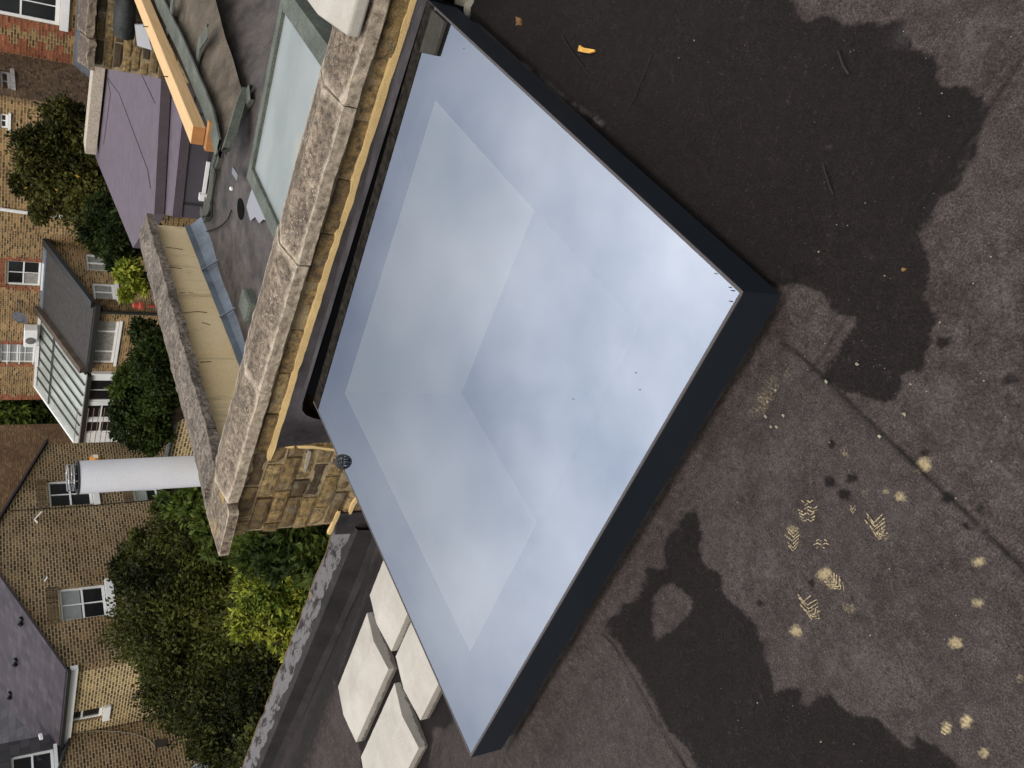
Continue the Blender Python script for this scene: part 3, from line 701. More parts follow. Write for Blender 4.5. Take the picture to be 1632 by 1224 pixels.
# lower continuation of the party wall: felted upstand with a rough mortar top
mb = MB(); G = [[], [], [], []]; T = [[], [], [], []]
up = thing('felt_upstand', (1.95, 4.5, -.7), 'low upstand at the roof edge with black felt face and crumbling mortar top', 'parapet')
for i in range(90):
    y = 2.74+i*.05
    x0 = 1.855+.03*(y-2.7); zti = -.445+.022*(y-2.7); zb = float(roof_z(x0-.02, y))-.03
    zto = zti+.055+noise.noise(Vector((y*5, 0, 0)))*.012
    ng = noise.noise(Vector((y*9, 7, 0)))*.006
    G[0].append((x0-.05, y, zb+.02)); G[1].append((x0-.012, y, zb+.07)); G[2].append((x0, y, zti)); G[3].append((x0+.05, y, zti+.018+ng))
    T[0].append((x0+.035+ng, y, zti+.012)); T[1].append((x0+.08, y, zti+.035+ng)); T[2].append((x0+.14, y, zto+ng)); T[3].append((x0+.155+ng*2, y, zto-.03))
mb.grid(G); obj('felt_face', mb, M['felt_dark'], up)
mb = MB(); T.append([(p[0], p[1], p[2]-3) for p in T[3]]); mb.grid(T)
t = NT('crumbling_mortar'); a_ = t.noise(22, 6, .75, None, (1, .35, 1)); b_ = t.noise(2.2, 3); f_ = t.noise(150, 3, .7)
c_ = t.mix(t.ramp(a_, [(.42, 0), (.50, 1)]), (.045, .039, .037), (.185, .172, .172)); c_ = t.mix(t.ramp(b_, [(.62, 0), (.7, 1)]), c_, (.46, .37, .26)); t.bsdf(c_, .95, t.bump(t.math('ADD', a_, f_), .8, .012), 0, .2)
obj('mortar_top', mb, t.m, up)
mb = MB(); mb.grid([[(p[0]+.002, p[1], p[2]-.02) for p in T[2]], [(p[0]-.006+noise.noise(Vector((p[1]*13, 1, 1)))*.012, p[1], p[2]+.004) for p in T[2]], [(p[0]+.017, p[1], p[2]-.03) for p in T[2]]]); obj('mortar_edge', mb, simple('yellow_mortar_edge', (.42, .27, .10), .95, .3, 30), up)

# ================================================================== loose new coping stones on the roof
def stone(x0, x1, y0, y1, ztop, label, seed):
    m = MB(); xm = (x0+x1)/2; zb = float(roof_z(xm, (y0+y1)/2))+.002
    pr = [(x0, zb), (x0, ztop), (xm, ztop+.019), (x1, ztop), (x1, zb)]
    P = []
    for k in range(5):
        a, b = pr[k], pr[(k+1) % 5]; n = max(1, int(math.hypot(b[0]-a[0], b[1]-a[1])/.02))
        P += [(a[0]+(b[0]-a[0])*i/n, a[1]+(b[1]-a[1])*i/n) for i in range(n)]
    N_ = int((y1-y0)/.03)
    m.loft([[(p[0], y0+(y1-y0)*i/N_, p[1]) for p in P] for i in range(N_+1)])
    m.v = [tuple(Vector(p)+noise.noise_vector(Vector(p)*28+Vector((seed, 0, 0)))*.0008+noise.noise_vector(Vector(p)*90+Vector((seed, 0, 0)))*.0008) for p in m.v]
    o = obj('coping_stone', m, M['stone_fresh'], None); tag(o, label, 'coping stone', 'new coping stones laid out on the roof'); return o
t = NT('fresh_cast_stone'); a_ = t.noise(5, 5, .65); f_ = t.noise(190, 3, .6); v_ = t.n('ShaderNodeSeparateXYZ'); t.l(t.n('ShaderNodeNewGeometry').outputs['True Normal'], v_.inputs[0])
c_ = t.mix(t.ramp(a_, [(.3, 0), (.72, 1)]), (.40, .36, .305), (.53, .485, .42)); s_ = t.noise(24, 5, .7, None, (1, 1, .5)); c_ = t.mix(t.ramp(s_, [(.6, 0), (.72, .28)]), c_, (.36, .29, .2)); c_ = t.mix(.35, c_, t.ramp(f_, [(.3, .7), (.7, 1.25)]), 'MULTIPLY')
pz_ = t.n('ShaderNodeSeparateXYZ'); t.l(t.pos(), pz_.inputs[0]); st_ = t.math('ADD', pz_.outputs[2], t.math('MULTIPLY', t.math('SUBTRACT', t.noise(26, 5, .75), .5), .045))
stz = t.math('MULTIPLY', t.ramp(t.math('MULTIPLY', t.math('ADD', st_, .32), 10), [(.30, 1), (.36, 0)]), .8)      # splash dirt round the foot of the stones on the roof
c_ = t.mix(stz, c_, (.10, .085, .068))
M['stone_fresh'] = t.bsdf(t.mix(t.ramp(t.noise(60, 4, .75), [(.66, 0), (.74, .5)]), c_, (.3, .25, .19)), .93, t.bump(f_, .35, .003), 0, .2)
stone(.962, 1.270, 1.90, 2.512, -.26, 'pale new coping stone nearest the brick wall, half hidden by the rooflight', 1)
stone(.932, 1.238, 2.60, 3.186, -.26, 'pale new coping stone lying whole beside the felt upstand', 2)
stone(.612, .920, 1.88, 2.492, -.26, 'pale new coping stone with a chalky smear, tucked against the rooflight corner', 3)
stone(.548, .855, 2.592, 3.186, -.26, 'pale new coping stone at the edge of the picture, farthest from the brick wall', 4)
# new white stone resting on top of the old coping
mb = MB()
def nsr(y, z0): return [(x, y, z0+h) for x, h in ((1.792, 0), (1.792, .05), (2.03, .078), (2.27, .05), (2.27, 0))]
mb.loft([[(p[0], p[1]+.09*(p[0]-1.79), p[2]+.036*(p[1]-.229)) for p in nsr(y, .214)] for y in np.linspace(-.55, .229, 12)])
ww = obj('coping_stone', mb, M['stone_fresh'], None); bevel(ww, .012, 3); tag(ww, 'clean white new stone resting on top of the old weathered coping', 'coping stone')

# ================================================================== small things on the roof
def scrap(name, pts, mat, label, cat, h=.004, lift=.004, curl=.006):
    m = MB(); P = [rpt(x, y, lift) for x, y in pts]; n = len(P)
    t_ = [p+Vector((0, 0, h+curl*abs(math.sin(i*2.1)))) for i, p in enumerate(P)]
    i0 = len(m.v); m.v += [tuple(p) for p in P]+[tuple(p) for p in t_]
    m.f.append([i0+k for k in range(n)][::-1]); m.f.append([i0+n+k for k in range(n)])
    for k in range(n): m.f.append([i0+k, i0+(k+1) % n, i0+n+(k+1) % n, i0+n+k])
    o = obj(name, m, mat); return tag(o, label, cat)
scrap('plastic_scrap', [(924,82), (928,73), (933,77), (951,80), (950,84), (943,86), (932,84)], M['yellow'], 'small torn yellow scrap lying on the wet dark felt', 'scrap', .003, .004, .004)
brown = simple('dead_leaf', (.16, .085, .03), .85, .3, 60)
scrap('dead_leaf', [(827,44), (829,37), (828,28), (833,30), (835,36), (837,40), (832,46), (828,48)], brown, 'curled brown dead leaf on the felt beside the rooflight', 'leaf', .003, .004, .008)
scrap('seed', [(1439,430), (1442,427), (1447,428), (1446,431), (1442,433)], brown, 'tiny tan seed husk on the felt seam near the wet stain', 'seed', .003, .003, .002)
lump = MB(); cpt = rpt(752, 8, .01)
ring_ = []
for i in range(6):
    r = [.001, .035, .05, .046, .03, .001][i]; z_ = [-.02, -.02, .0, .02, .034, .038][i]
    ring_.append([(cpt[0]+math.cos(a*.524)*r*1.3+noise.noise(Vector((a, i, 2)))*.012, cpt[1]+math.sin(a*.524)*r*.9+noise.noise(Vector((a, i, 9)))*.01, cpt[2]+z_) for a in range(12)])
lump.loft(ring_)
tag(obj('mortar_lump', lump, simple('pale_dirty_mortar', (.21, .19, .15), .95, .35, 30, .8, 120)), 'pale broken lump of mortar beside the back corner of the rooflight', 'mortar lump')
def strand(name, pts, r, mat, label, cat, lift=.006):
    m = MB(); m.tube([rpt(x, y, lift+.003*math.sin(i)) for i, (x, y) in enumerate(pts)], r, 6); return tag(obj(name, m, mat), label, cat)
thin = simple('black_strip', (.006, .006, .006), .7)
strand('felt_offcut', [(898,58), (912,80), (930,103), (945,127), (950,134), (936,136), (922,133), (911,124)], .0021, thin, 'thin black curled strip of felt offcut on the roof near the yellow scrap', 'offcut', .004)
strand('thin_wire', [(1040,88), (1034,106), (1024,130), (1012,160), (998,180), (985,195), (972,206), (957,207)], .0012, thin, 'fine black wire trailing from the rooflight skirt across the felt', 'wire', .003)
grey_t = simple('grey_twig', (.035, .03, .027), .9, spec=.1)
strand('twig', [(1337,82), (1342,92), (1347,106), (1354,119)], .0022, grey_t, 'short straight grey twig on the wet felt, farther from the rooflight', 'twig', .003)
strand('twig', [(1313,261), (1318,275), (1325,296), (1330,311)], .0018, grey_t, 'thin curved grey twig in the middle of the wet felt', 'twig', .003)
# pale grit scattered about
mb = MB(); rg = random.Random(5)
for i in range(110):
    x, y = rg.uniform(1080, 1625), rg.uniform(20, 1215); p = rpt(x, y, .003); s = .0004+.0009*rg.random()**3
    mb.hexa([p+Vector((a*s*rg.uniform(.6, 1.5), b*s, c*s)) for c in (-1, 1) for a, b in ((-1, -1), (1, -1), (1, 1), (-1, 1))])
for (x, y) in [(1230,627),(1225,640),(1238,622),(1250,662),(1318,608),(1367,580),(1443,660),(1403,695),(1222,664),(1239,680),(1230,680)]:
    p = rpt(x, y, .003); s = .0022
    mb.hexa([p+Vector((a*s*rg.uniform(.6, 2), b*s, c*s*.5)) for c in (-1, 1) for a, b in ((-1, -1), (1, -1), (1, 1), (-1, 1))])
tag(obj('grit', mb, simple('pale_grit', (.27, .235, .17), .9, .3, 90)), 'tiny pale grit and sawdust crumbs scattered over the felt', 'grit', kind='stuff')
# wire leaf guard poking up behind the far edge of the rooflight
mb = MB(); gc = Vector(on(547, 736, 'z', .135)); gr = .026
for k in range(10):
    a = k*math.pi/5; mb.tube([gc+Vector((math.cos(a)*gr*math.cos(e), math.sin(a)*gr*math.cos(e), gr*1.15*math.sin(e))) for e in np.linspace(-.9, 1.5, 9)], .0024, 5)
for e in (-.7, -.25, .25, .7, 1.1): mb.tube([gc+Vector((math.cos(a)*gr*math.cos(e), math.sin(a)*gr*math.cos(e), gr*1.15*math.sin(e))) for a in np.linspace(0, 2*math.pi, 17)], .0024, 5, False)
for k in range(4):
    a = k*math.pi/2; mb.tube([gc+Vector((math.cos(a)*gr*.6, math.sin(a)*gr*.6, -gr*.9)), gc+Vector((math.cos(a)*gr*.6, math.sin(a)*gr*.6+.03, -.03))], .002, 5)
tag(obj('leaf_guard', mb, M['wire_dark']), 'dark wire balloon leaf guard showing over the rooflight edge beside the brick wall', 'leaf guard')

# ================================================================== rear parapet of the neighbour, cream render inside
rw = thing('rear_parapet', (3.3, 2.65, -.4), 'cream rendered parapet wall with sooty lichened coping at the back of the neighbouring roof', 'parapet wall')
def W2(y_in_x): return 2.505+.018*(y_in_x-1.8)
P2 = [(-.02, 0), (-.02, .05), (.13, .078), (.29, .05), (.29, 0), (.25, -.004), (.04, -.004)]
js = [2.12, 2.42, 3.15, 3.92, 4.70]
for i, (a, b) in enumerate(zip(js[:-1], js[1:])):
    f = lambda x: (x, W2(x), .216+.002*(x-1.8)+.012*(x < 2.4))
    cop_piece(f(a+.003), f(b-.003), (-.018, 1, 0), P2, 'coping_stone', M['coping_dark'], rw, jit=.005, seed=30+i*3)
# corner stone, closes the angle with the party wall
mb = MB(); cs = [(1.795, 2.462), (2.118, 2.456), (2.118, 2.50), (2.118, 2.80), (1.80, 2.765)]
lo = [(x, y, .234) for x, y in cs]; hi = [(x, y, .279) for x, y in cs]
i0 = len(mb.v); mid = (1.99, 2.62, .298); mb.v += lo+hi+[mid]
mb.f.append([i0+4, i0+3, i0+2, i0+1, i0]); 
for k in range(5): mb.f.append([i0+k, i0+(k+1) % 5, i0+5+(k+1) % 5, i0+5+k]); mb.f.append([i0+5+k, i0+5+(k+1) % 5, i0+10])
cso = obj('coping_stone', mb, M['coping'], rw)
sm = cso.modifiers.new('sub', 'SUBSURF'); sm.subdivision_type = 'SIMPLE'; sm.levels = 4; sm.render_levels = 4
dt = bpy.data.textures.new('stone_noise', 'CLOUDS'); dt.noise_scale = .05; dm = cso.modifiers.new('disp', 'DISPLACE'); dm.texture = dt; dm.strength = .004; dm.texture_coords = 'GLOBAL'
mb = MB(); G = []
for a in range(14):
    z_ = -.35+.60*a/13; G.append([(x, W2(x)+.062+noise.noise(Vector((x*4, z_*4, 0)))*.006+(.02 if z_ < -.09 else 0), z_) for x in np.arange(2.0, 4.70, .03)])
mb.grid([list(r) for r in G][::-1])
mb.hexa([(2.0, W2(2)+.09, -1), (4.68, W2(4.68)+.09, -1), (4.68, W2(4.68)+.26, -1), (2.0, W2(2)+.26, -1), (2.0, W2(2)+.09, .215), (4.68, W2(4.68)+.09, .215), (4.68, W2(4.68)+.26, .215), (2.0, W2(2)+.26, .215)])
obj('render_coat', mb, M['render'], rw)
# cracks in the render
M['crack'] = simple('crack_dirt', (.07, .05, .03), .95)
for pts in ([(265,392),(282,394),(292,396)], [(268,424),(290,427)], [(300,466),(308,467)], [(288,500),(315,497),(330,499)], [(322,515),(335,519)], [(318,580),(336,579)], [(295,466),(286,467)]):
    Q = []
    for p in pts:
        q = on(*p, 'y', W2(3.9)+.058); Q.append((q[0], W2(q[0])+.059, q[2]))
    mb = MB(); mb.tube(Q, .0018, 4); obj('crack', mb, M['crack'], rw)
mb = MB(); R4 = [[], [], [], []]
for x in np.arange(2.3, 4.72, .04):
    o = noise.noise(Vector((x*4, 3, 0)))*.007; s = .004 if int((x-2.3)/.62) % 2 else 0
    zb = -.055+.045*(x-3.2)/1.5
    R4[0].append((x, W2(x)+.052-s, zb+.02+o)); R4[1].append((x, W2(x)+.045-s, zb-.02+o)); R4[2].append((x, W2(x)-.005-s, zb-.062+o)); R4[3].append((x, W2(x)-.035-s+o, zb-.085))
mb.grid([R4[3], R4[2], R4[1], R4[0]])
obj('lead_flashing', mb, M['lead_blue'], rw)
mb = MB()
for x in (3.55, 4.1, 2.95):
    mb = MB(); mb.bar((x, W2(x)-.042, -.13+.03*(x-3.2)), (x, W2(x)+.046, -.03+.03*(x-3.2)), .012, .008); obj('lead_lap', mb, M['lead_blue'], rw)

# ================================================================== neighbouring roof
NZ = -.1
nb = thing('neighbour_roof', (3.5, .8, NZ), 'worn dark felt flat roof of the next house behind the party wall', 'roof')
def nz(x, y):
    return NZ-.20*float(sst(0, .42, 1.40-y))*float(sst(3.7, 4.5, x))-.02*float(sst(.0, .3, 1.9-y))
mb = MB(); G = []
for x in np.arange(2.02, 9.0, .06): G.append([(x, y, nz(x, y)+noise.noise(Vector((x*3, y*3, 0)))*.008) for y in np.arange(-2.5, 2.60, .06)])
mb.grid(G)
def on_roof(f):
    x = sum(mb.v[k][0] for k in f)/4; y = sum(mb.v[k][1] for k in f)/4
    return y < 1.66 or x < 4.42+.6*(y-1.9)
mb.f = [f for f in mb.f if on_roof(f)]
obj('felt_surface', mb, M['felt_floor'], nb)
mb = MB(); mb.box((2.02, -2.5, -5.5), (8.5, 1.6, -.5)); mb.box((2.02, 1.61, -5.5), (4.3, 2.57, -.5)); mb.box((4.65, 2.57, -5.5), (4.75, 2.75, -.2)); obj('wall', mb, M['brick_near'], nb)
# standing water
pud = [on(*p, 'z', NZ+.004) for p in ((397,318),(394,330),(400,352),(408,346),(414,356),(421,350),(428,352),(433,338),(425,320),(414,296),(406,290))]
# raised felt ridge running away to the right
mb = MB()
EL = [on(x, y, 'z', NZ+.15) for x, y in ((350,240), (310,150), (270,68), (235,0), (200,-70))]
RL = [on(x, y, 'z', NZ+.03) for x, y in ((385,140), (363,70), (343,0), (322,-70))]
def lerp3(a, b, t): return tuple(a[i]+(b[i]-a[i])*t for i in range(3))
def along(L_, t):
    k = t*(len(L_)-1); i = min(int(k), len(L_)-2); return lerp3(L_[i], L_[i+1], k-i)
G = []
for i in range(40):
    a, b = along(RL, i/39), along(EL, i/39); row = []
    for j in range(12):
        p = lerp3(a, b, j/11); row.append((p[0], p[1], p[2]+noise.noise(Vector(p)*6)*.006))
    G.append(row)
mb.grid(G); ridge = obj('felt_ridge', mb, M['felt_brown'], nb)
mb = MB()
def strip_on(pts, w, z, m=None, h=.012):
    zz = z if isinstance(z, tuple) else (z, z); n_ = max(1, len(pts)-1)
    Q = [Vector(on(x, y, 'z', zz[0]+(zz[1]-zz[0])*i/n_)) for i, (x, y) in enumerate(pts)]
    L0, L1, L0b, L1b = [], [], [], []
    for i, p in enumerate(Q):
        d = Q[min(i+1, len(Q)-1)]-Q[max(i-1, 0)]; d.normalize(); n = Vector((-d.y, d.x, 0)); o = noise.noise(p*4)*.012
        L0.append(p-n*(w/2+o)); L1.append(p+n*(w/2-o)); L0b.append(L0[-1]-Vector((0, 0, h))); L1b.append(L1[-1]-Vector((0, 0, h)))
    m.grid([L0b, L0, L1, L1b])
def dens(pts, k=6):
    o = []
    for a, b in zip(pts[:-1], pts[1:]): o += [(a[0]+(b[0]-a[0])*i/k, a[1]+(b[1]-a[1])*i/k) for i in range(k)]
    return o+[pts[-1]]
strip_on(dens([(231,-60),(252,0),(282,60),(310,125),(336,190),(346,236)]), .13, NZ+.165, mb)
strip_on(dens([(354,238),(364,205),(374,170),(384,142)]), .06, (NZ+.158, NZ+.035), mb, .05)
strip_on(dens([(275,-5),(269,40),(258,75)]), .09, NZ+.16, mb)
strip_on(dens([(330,48),(317,72),(313,100),(308,135)]), .085, NZ+.125, mb)
strip_on(dens([(374,182),(388,160),(398,146)]), .10, (NZ+.03, NZ+.008), mb, .03)
obj('felt_strip', mb, M['felt_green'], nb)
# low upstand at the back edge under the purple roof
mb = MB()
strip_on(dens([(347,240),(338,268),(335,300),(331,325),(325,340)]), .12, NZ+.03, mb, .05)
obj('felt_strip', mb, felt_plain('mossy_felt', (.075, .075, .06), .3), nb)
# outlet
mb = MB(); oc = on(383, 333, 'z', NZ+.004)
mb.face([(oc[0]+.085*math.cos(a), oc[1]+.06*math.sin(a), oc[2]) for a in np.linspace(0, 2*math.pi, 20, endpoint=False)])
obj('rain_outlet', mb, M['black'], nb)
mb = MB()
Q = [(p[0], p[1], p[2]+.0045) for p in pud]; mb.face(Q[::-1])
t = NT('standing_water'); obj('puddle', mb, t.bsdf((.30, .29, .31), .12, None, 0, .8), nb)
# felt scraps and cables
def wire(name, pts, z, r, mat, label):
    m = MB(); Q = [Vector(on(x, y, 'z', z)) for x, y in dens(pts, 3)]; m.tube(Q, r, 6); return tag(obj(name, m, mat), label, 'cable')
wire('cable', [(322,346),(330,344),(337,333),(338,320),(341,300),(345,279),(341,265),(345,252),(349,240)], NZ+.03, .006, thin, 'black cable running along the foot of the felt ridge to the lead flashing')
wire('cable', [(325,354),(333,352),(338,345),(337,330),(335,322)], NZ+.03, .005, thin, 'short looped black cable close against the lead flashing')
wire('cable', [(330,369),(345,364),(355,358),(364,348),(369,335)], NZ+.012, .005, thin, 'thin black cable curving across the open roof towards the outlet')
mb = MB(); a, b = on(371, 271, 'z', NZ+.05), on(379, 283, 'z', NZ+.05); mb.bar(a, b, .04, .008)
tag(obj('metal_strip', mb, M['wire']), 'short loose grey metal strip lying on the next roof', 'metal strip')
mb = MB(); p = on(369, 301, 'z', NZ+.01); mb.box((p[0]-.012, p[1]-.012, p[2]-.01), (p[0]+.014, p[1]+.01, p[2]+.012))
tag(bevel(obj('pebble', mb, M['white']), .008), 'tiny white pebble on the next roof near the outlet', 'pebble')
# dark felt-wrapped lump by the party wall
mb = MB(); p = on(398, 488, 'z', NZ+.02); mb.hexa([(p[0]+a*.09+c*.01, p[1]+b*.07, p[2]-.06+c*.1) for c in (0, 1) for a, b in ((-1,-1),(1,-1),(1,1),(-1,1))])
tag(bevel(obj('felt_roll', mb, M['felt_green']), .02), 'crumpled grey felt offcut tucked behind the party wall coping', 'felt offcut')

# pale flat skylight on the next roof
sk2 = thing('neighbour_skylight', (2.95, 1.1, NZ), 'low pale grey skylight with green mineral felt kerb on the next roof', 'skylight')
SX = (2.30, 3.43); SY = (.645, 1.505); SZ = -.02
mb = MB()
o_ = (SX[0]-.12, SY[0]-.10, SX[1]+.075, SY[1]+.09)
def fr(o, i, zo, zi, zt):
    (a0,b0,a1,b1), (c0,d0,c1,d1) = o, i
    O = [(a0,b0),(a1,b0),(a1,b1),(a0,b1)]; I = [(c0,d0),(c1,d0),(c1,d1),(c0,d1)]
    for k in range(4):
        a, b, c, d = O[k], O[(k+1) % 4], I[(k+1) % 4], I[k]
        mb.face([(*a, zo), (*b, zo), (*b, zt), (*a, zt)]); mb.face([(*a, zt), (*b, zt), (*c, zt+.004), (*d, zt+.004)]); mb.face([(*d, zt+.004), (*c, zt+.004), (*c, zi), (*d, zi)])
fr(o_, (SX[0], SY[0], SX[1], SY[1]), NZ-.08, SZ-.02, SZ+.012)
obj('felt_kerb', mb, M['felt_green'], sk2)
mb = MB(); mb.box((SX[0], SY[0], SZ-.02), (SX[1], SY[1], SZ-.002))
t = NT('frosted_pale_pane'); a_ = t.noise(2.4, 5, .6, None, (1, .5, 1)); b_ = t.noise(3, 3)
c_ = t.mix(t.ramp(a_, [(.35, 0), (.7, 1)]), (.22, .245, .235), (.32, .34, .325)); c_ = t.mix(t.ramp(b_, [(.6, 0), (.75, .35)]), c_, (.42, .38, .28)); t.bsdf(c_, .42, None, 0, .6)
obj('pane', mb, t.m, sk2)

# timber lengths along the back edge
mb = MB(); a = on(303.5, 229, 'z', NZ+.26); b = on(205, -22, 'z', NZ+.26)
a, b = Vector(a), Vector(b); d = (b-a).normalized(); s = Vector((d.y, -d.x, 0))
W = .115; H = .075
c = []
for e in (a, b): c += [e-Vector((0, 0, H)), e+s*W-Vector((0, 0, H)), e+s*W, e]
i0 = len(mb.v); mb.v += [tuple(p) for p in c]
for k, f in enumerate(((0,3,2,1),(4,5,6,7),(0,1,5,4),(1,2,6,5),(2,3,7,6),(3,0,4,7))):
    mb.f.append([i0+q for q in f]); 
    if k < 2: mb.m[len(mb.f)-1] = 1
bat = bevel(obj('timber_batten', mb, [M['timber'], M['timber_end']]), .003)
tag(bat, 'long pale sawn timber batten lying along the edge of the next roof', 'timber')
for f_ in (.30, .62):
    mb = MB(); q = a.lerp(b, f_)+s*W*.5; mb.tube([q-Vector((0, 0, .01)), q+Vector((.01, .01, .035))], .004, 5); obj('nail', mb, M['black_iron'], bat)
mb = MB(); e = a-d*.02-Vector((0, 0, H+.002)); mb.bar(e-s*.015+Vector((0, 0, -.03)), e+s*.17+Vector((0, 0, -.03)), .05, .055)
tag(bevel(obj('timber_offcut', mb, M['timber_end']), .002), 'short orange timber offcut under the end of the long batten', 'timber')

# ================================================================== buildings beyond
class Plane:
    def __init__(s, n, d):
        l = math.hypot(*n); s.n = (n[0]/l, n[1]/l); s.d = d; s.t = (-s.n[1], s.n[0])   # u grows to the left as seen from the camera
    def P(s, u, z, dep=0):
        return (s.n[0]*(s.d+dep)+s.t[0]*u, s.n[1]*(s.d+dep)+s.t[1]*u, z)
    def uv(s, x, y, dep=0):
        p = onp(x, y, s.n, s.d+dep); return (p[0]*s.t[0]+p[1]*s.t[1], p[2])
def clip(poly, cv):
    # clip polygon by convex outline cv (counter-clockwise)
    for i in range(len(cv)):
        a, b = cv[i], cv[(i+1) % len(cv)]; out = []
        f = lambda p: (b[0]-a[0])*(p[1]-a[1])-(b[1]-a[1])*(p[0]-a[0])
        for k in range(len(poly)):
            p, q = poly[k], poly[(k+1) % len(poly)]; fp, fq = f(p), f(q)
            if fp >= 0: out.append(p)
            if (fp >= 0) != (fq >= 0) and abs(fp-fq) > 1e-12:
                t_ = fp/(fp-fq); out.append((p[0]+(q[0]-p[0])*t_, p[1]+(q[1]-p[1])*t_))
        poly = out
        if len(poly) < 3: return []
    return poly
def ccw(p):
    a = sum(p[i][0]*p[(i+1) % len(p)][1]-p[(i+1) % len(p)][0]*p[i][1] for i in range(len(p)))
    return p if a > 0 else p[::-1]
def wall(name, pl, outline, mat, parent, holes=(), reveal=.11, dep=0, back=.3):
    m = MB(); cv = ccw(list(outline)); us = sorted({p[0] for p in cv} | {h for q in holes for h in (q[0], q[1])}); zs = sorted({p[1] for p in cv} | {h for q in holes for h in (q[2], q[3])})
    us = [us[0], us[-1]]+[u for u in us[1:-1]]; us = sorted(set(us)); 
    for u0, u1 in zip(us[:-1], us[1:]):
        for z0, z1 in zip(zs[:-1], zs[1:]):
            uc, zc = (u0+u1)/2, (z0+z1)/2
            if any(h[0] < uc < h[1] and h[2] < zc < h[3] for h in holes): continue
            q = clip([(u0, z0), (u1, z0), (u1, z1), (u0, z1)], cv)
            if q: m.face([pl.P(*p, dep) for p in q], uv=[(p[0], p[1]) for p in q])
    for h in holes:
        c = [(h[0], h[2]), (h[1], h[2]), (h[1], h[3]), (h[0], h[3])]
        for k in range(4):
            a, b = c[k], c[(k+1) % 4]
            m.face([pl.P(*a, dep), pl.P(*b, dep), pl.P(*b, dep+reveal), pl.P(*a, dep+reveal)], uv=[(a[0], a[1]), (b[0], b[1]), (b[0]+.1, b[1]+.1), (a[0]+.1, a[1]+.1)])
    # thickness behind
    for k in range(len(cv)):
        a, b = cv[k], cv[(k+1) % len(cv)]
        m.face([pl.P(*a, dep), pl.P(*b, dep), pl.P(*b, dep+back), pl.P(*a, dep+back)], uv=[(a[0], a[1]), (b[0], b[1]), (b[0]+.3, b[1]), (a[0]+.3, a[1])])
    return obj(name, m, mat, parent)
def window(pl, h, parent, cols=2, rows=2, fw=.06, bar=.028, rec=.07, sill=.10, curtain=None, cmat=None, mat=None, sillw=.06, dep=0, meet=True, bars=None, dark=None):
    u0, u1, z0, z1 = h; m = MB(); mat = mat or M['white']
    def bx(a, b, c, d, d0, d1):
        q = [pl.P(a, c, d1), pl.P(b, c, d1), pl.P(b, d, d1), pl.P(a, d, d1), pl.P(a, c, d0), pl.P(b, c, d0), pl.P(b, d, d0), pl.P(a, d, d0)]; m.hexa(q)
    r0, r1 = dep+rec, dep+rec+.05
    e = .002
    bx(u0+e, u0+fw, z0+e, z1-e, r0, r1); bx(u1-fw, u1-e, z0+e, z1-e, r0, r1); bx(u0+fw, u1-fw, z1-fw, z1-e, r0+.003, r1); bx(u0+fw, u1-fw, z0+e, z0+fw*1.3, r0+.003, r1)
    iu0, iu1, iz0, iz1 = u0+fw, u1-fw, z0+fw*1.3, z1-fw
    zm = (iz0+iz1)/2
    cs = bars if bars else [i/cols for i in range(1, cols)]
    for f in cs:
        uu = iu0+(iu1-iu0)*f; bx(uu-bar/2, uu+bar/2, iz0, iz1, r0+.012, r1-.002)
    for i in range(1, rows):
        zz = iz0+(iz1-iz0)*i/rows; w = bar*1.7 if (meet and i*2 == rows) else bar; bx(iu0, iu1, zz-w/2, zz+w/2, r0+.008, r1-.004)
    w_ = obj('window', m, mat, parent)
    m = MB(); bx(iu0-.01, iu1+.01, iz0-.01, iz1+.01, r1-.012, r1-.004)
    obj('pane', m, M['winglass'], w_)
    if curtain:
        m = MB(); c0, c1, d0, d1 = curtain; n_ = 24; G = [[], []]
        for i in range(n_+1):
            u = iu0+(iu1-iu0)*(c0+(c1-c0)*i/n_); G[0].append(pl.P(u, iz0+(iz1-iz0)*d0, r1-.0155+.0015*math.sin(i*1.9))); G[1].append(pl.P(u, iz0+(iz1-iz0)*d1, r1-.0155+.0015*math.sin(i*1.9)))
        m.grid(G); obj('curtain', m, cmat or M['curtain'], w_)
    if sill:
        m = MB(); bx(u0-.07, u1+.07, z0-sill, z0-.001, dep-sillw, dep+rec-.001); obj('sill', m, mat, w_)
    return w_
def arch(pl, u0, u1, z, h, rise, n, mat, parent, dep=-.006):
    m = MB(); r = random.Random(int(u0*100))
    for i in range(n):
        a, b = i/n, (i+1)/n
        f = lambda q: z+rise*(1-(2*q-1)**2)
        fan = lambda q: (q-.5)*.22
        g = .15/n
        p = [(u0+(u1-u0)*(a+g), f(a)), (u0+(u1-u0)*(b-g), f(b)), (u0+(u1-u0)*(b-g)+fan(b)*h, f(b)+h), (u0+(u1-u0)*(a+g)+fan(a)*h, f(a)+h)]
        q = [pl.P(x, y_, dep+.05) for x, y_ in p]+[pl.P(x, y_, dep) for x, y_ in p]; m.hexa(q, tint=r.uniform(.0, .55))
    return obj('brick_arch', m, mat, parent)
def hole(pl, vt, vb, yl, yr, dep=0):
    a = pl.uv((vt+vb)/2, yl, dep)[0]; b = pl.uv((vt+vb)/2, yr, dep)[0]; ym = (yl+yr)/2
    return (min(a, b), max(a, b), pl.uv(vb, ym, dep)[1], pl.uv(vt, ym, dep)[1])
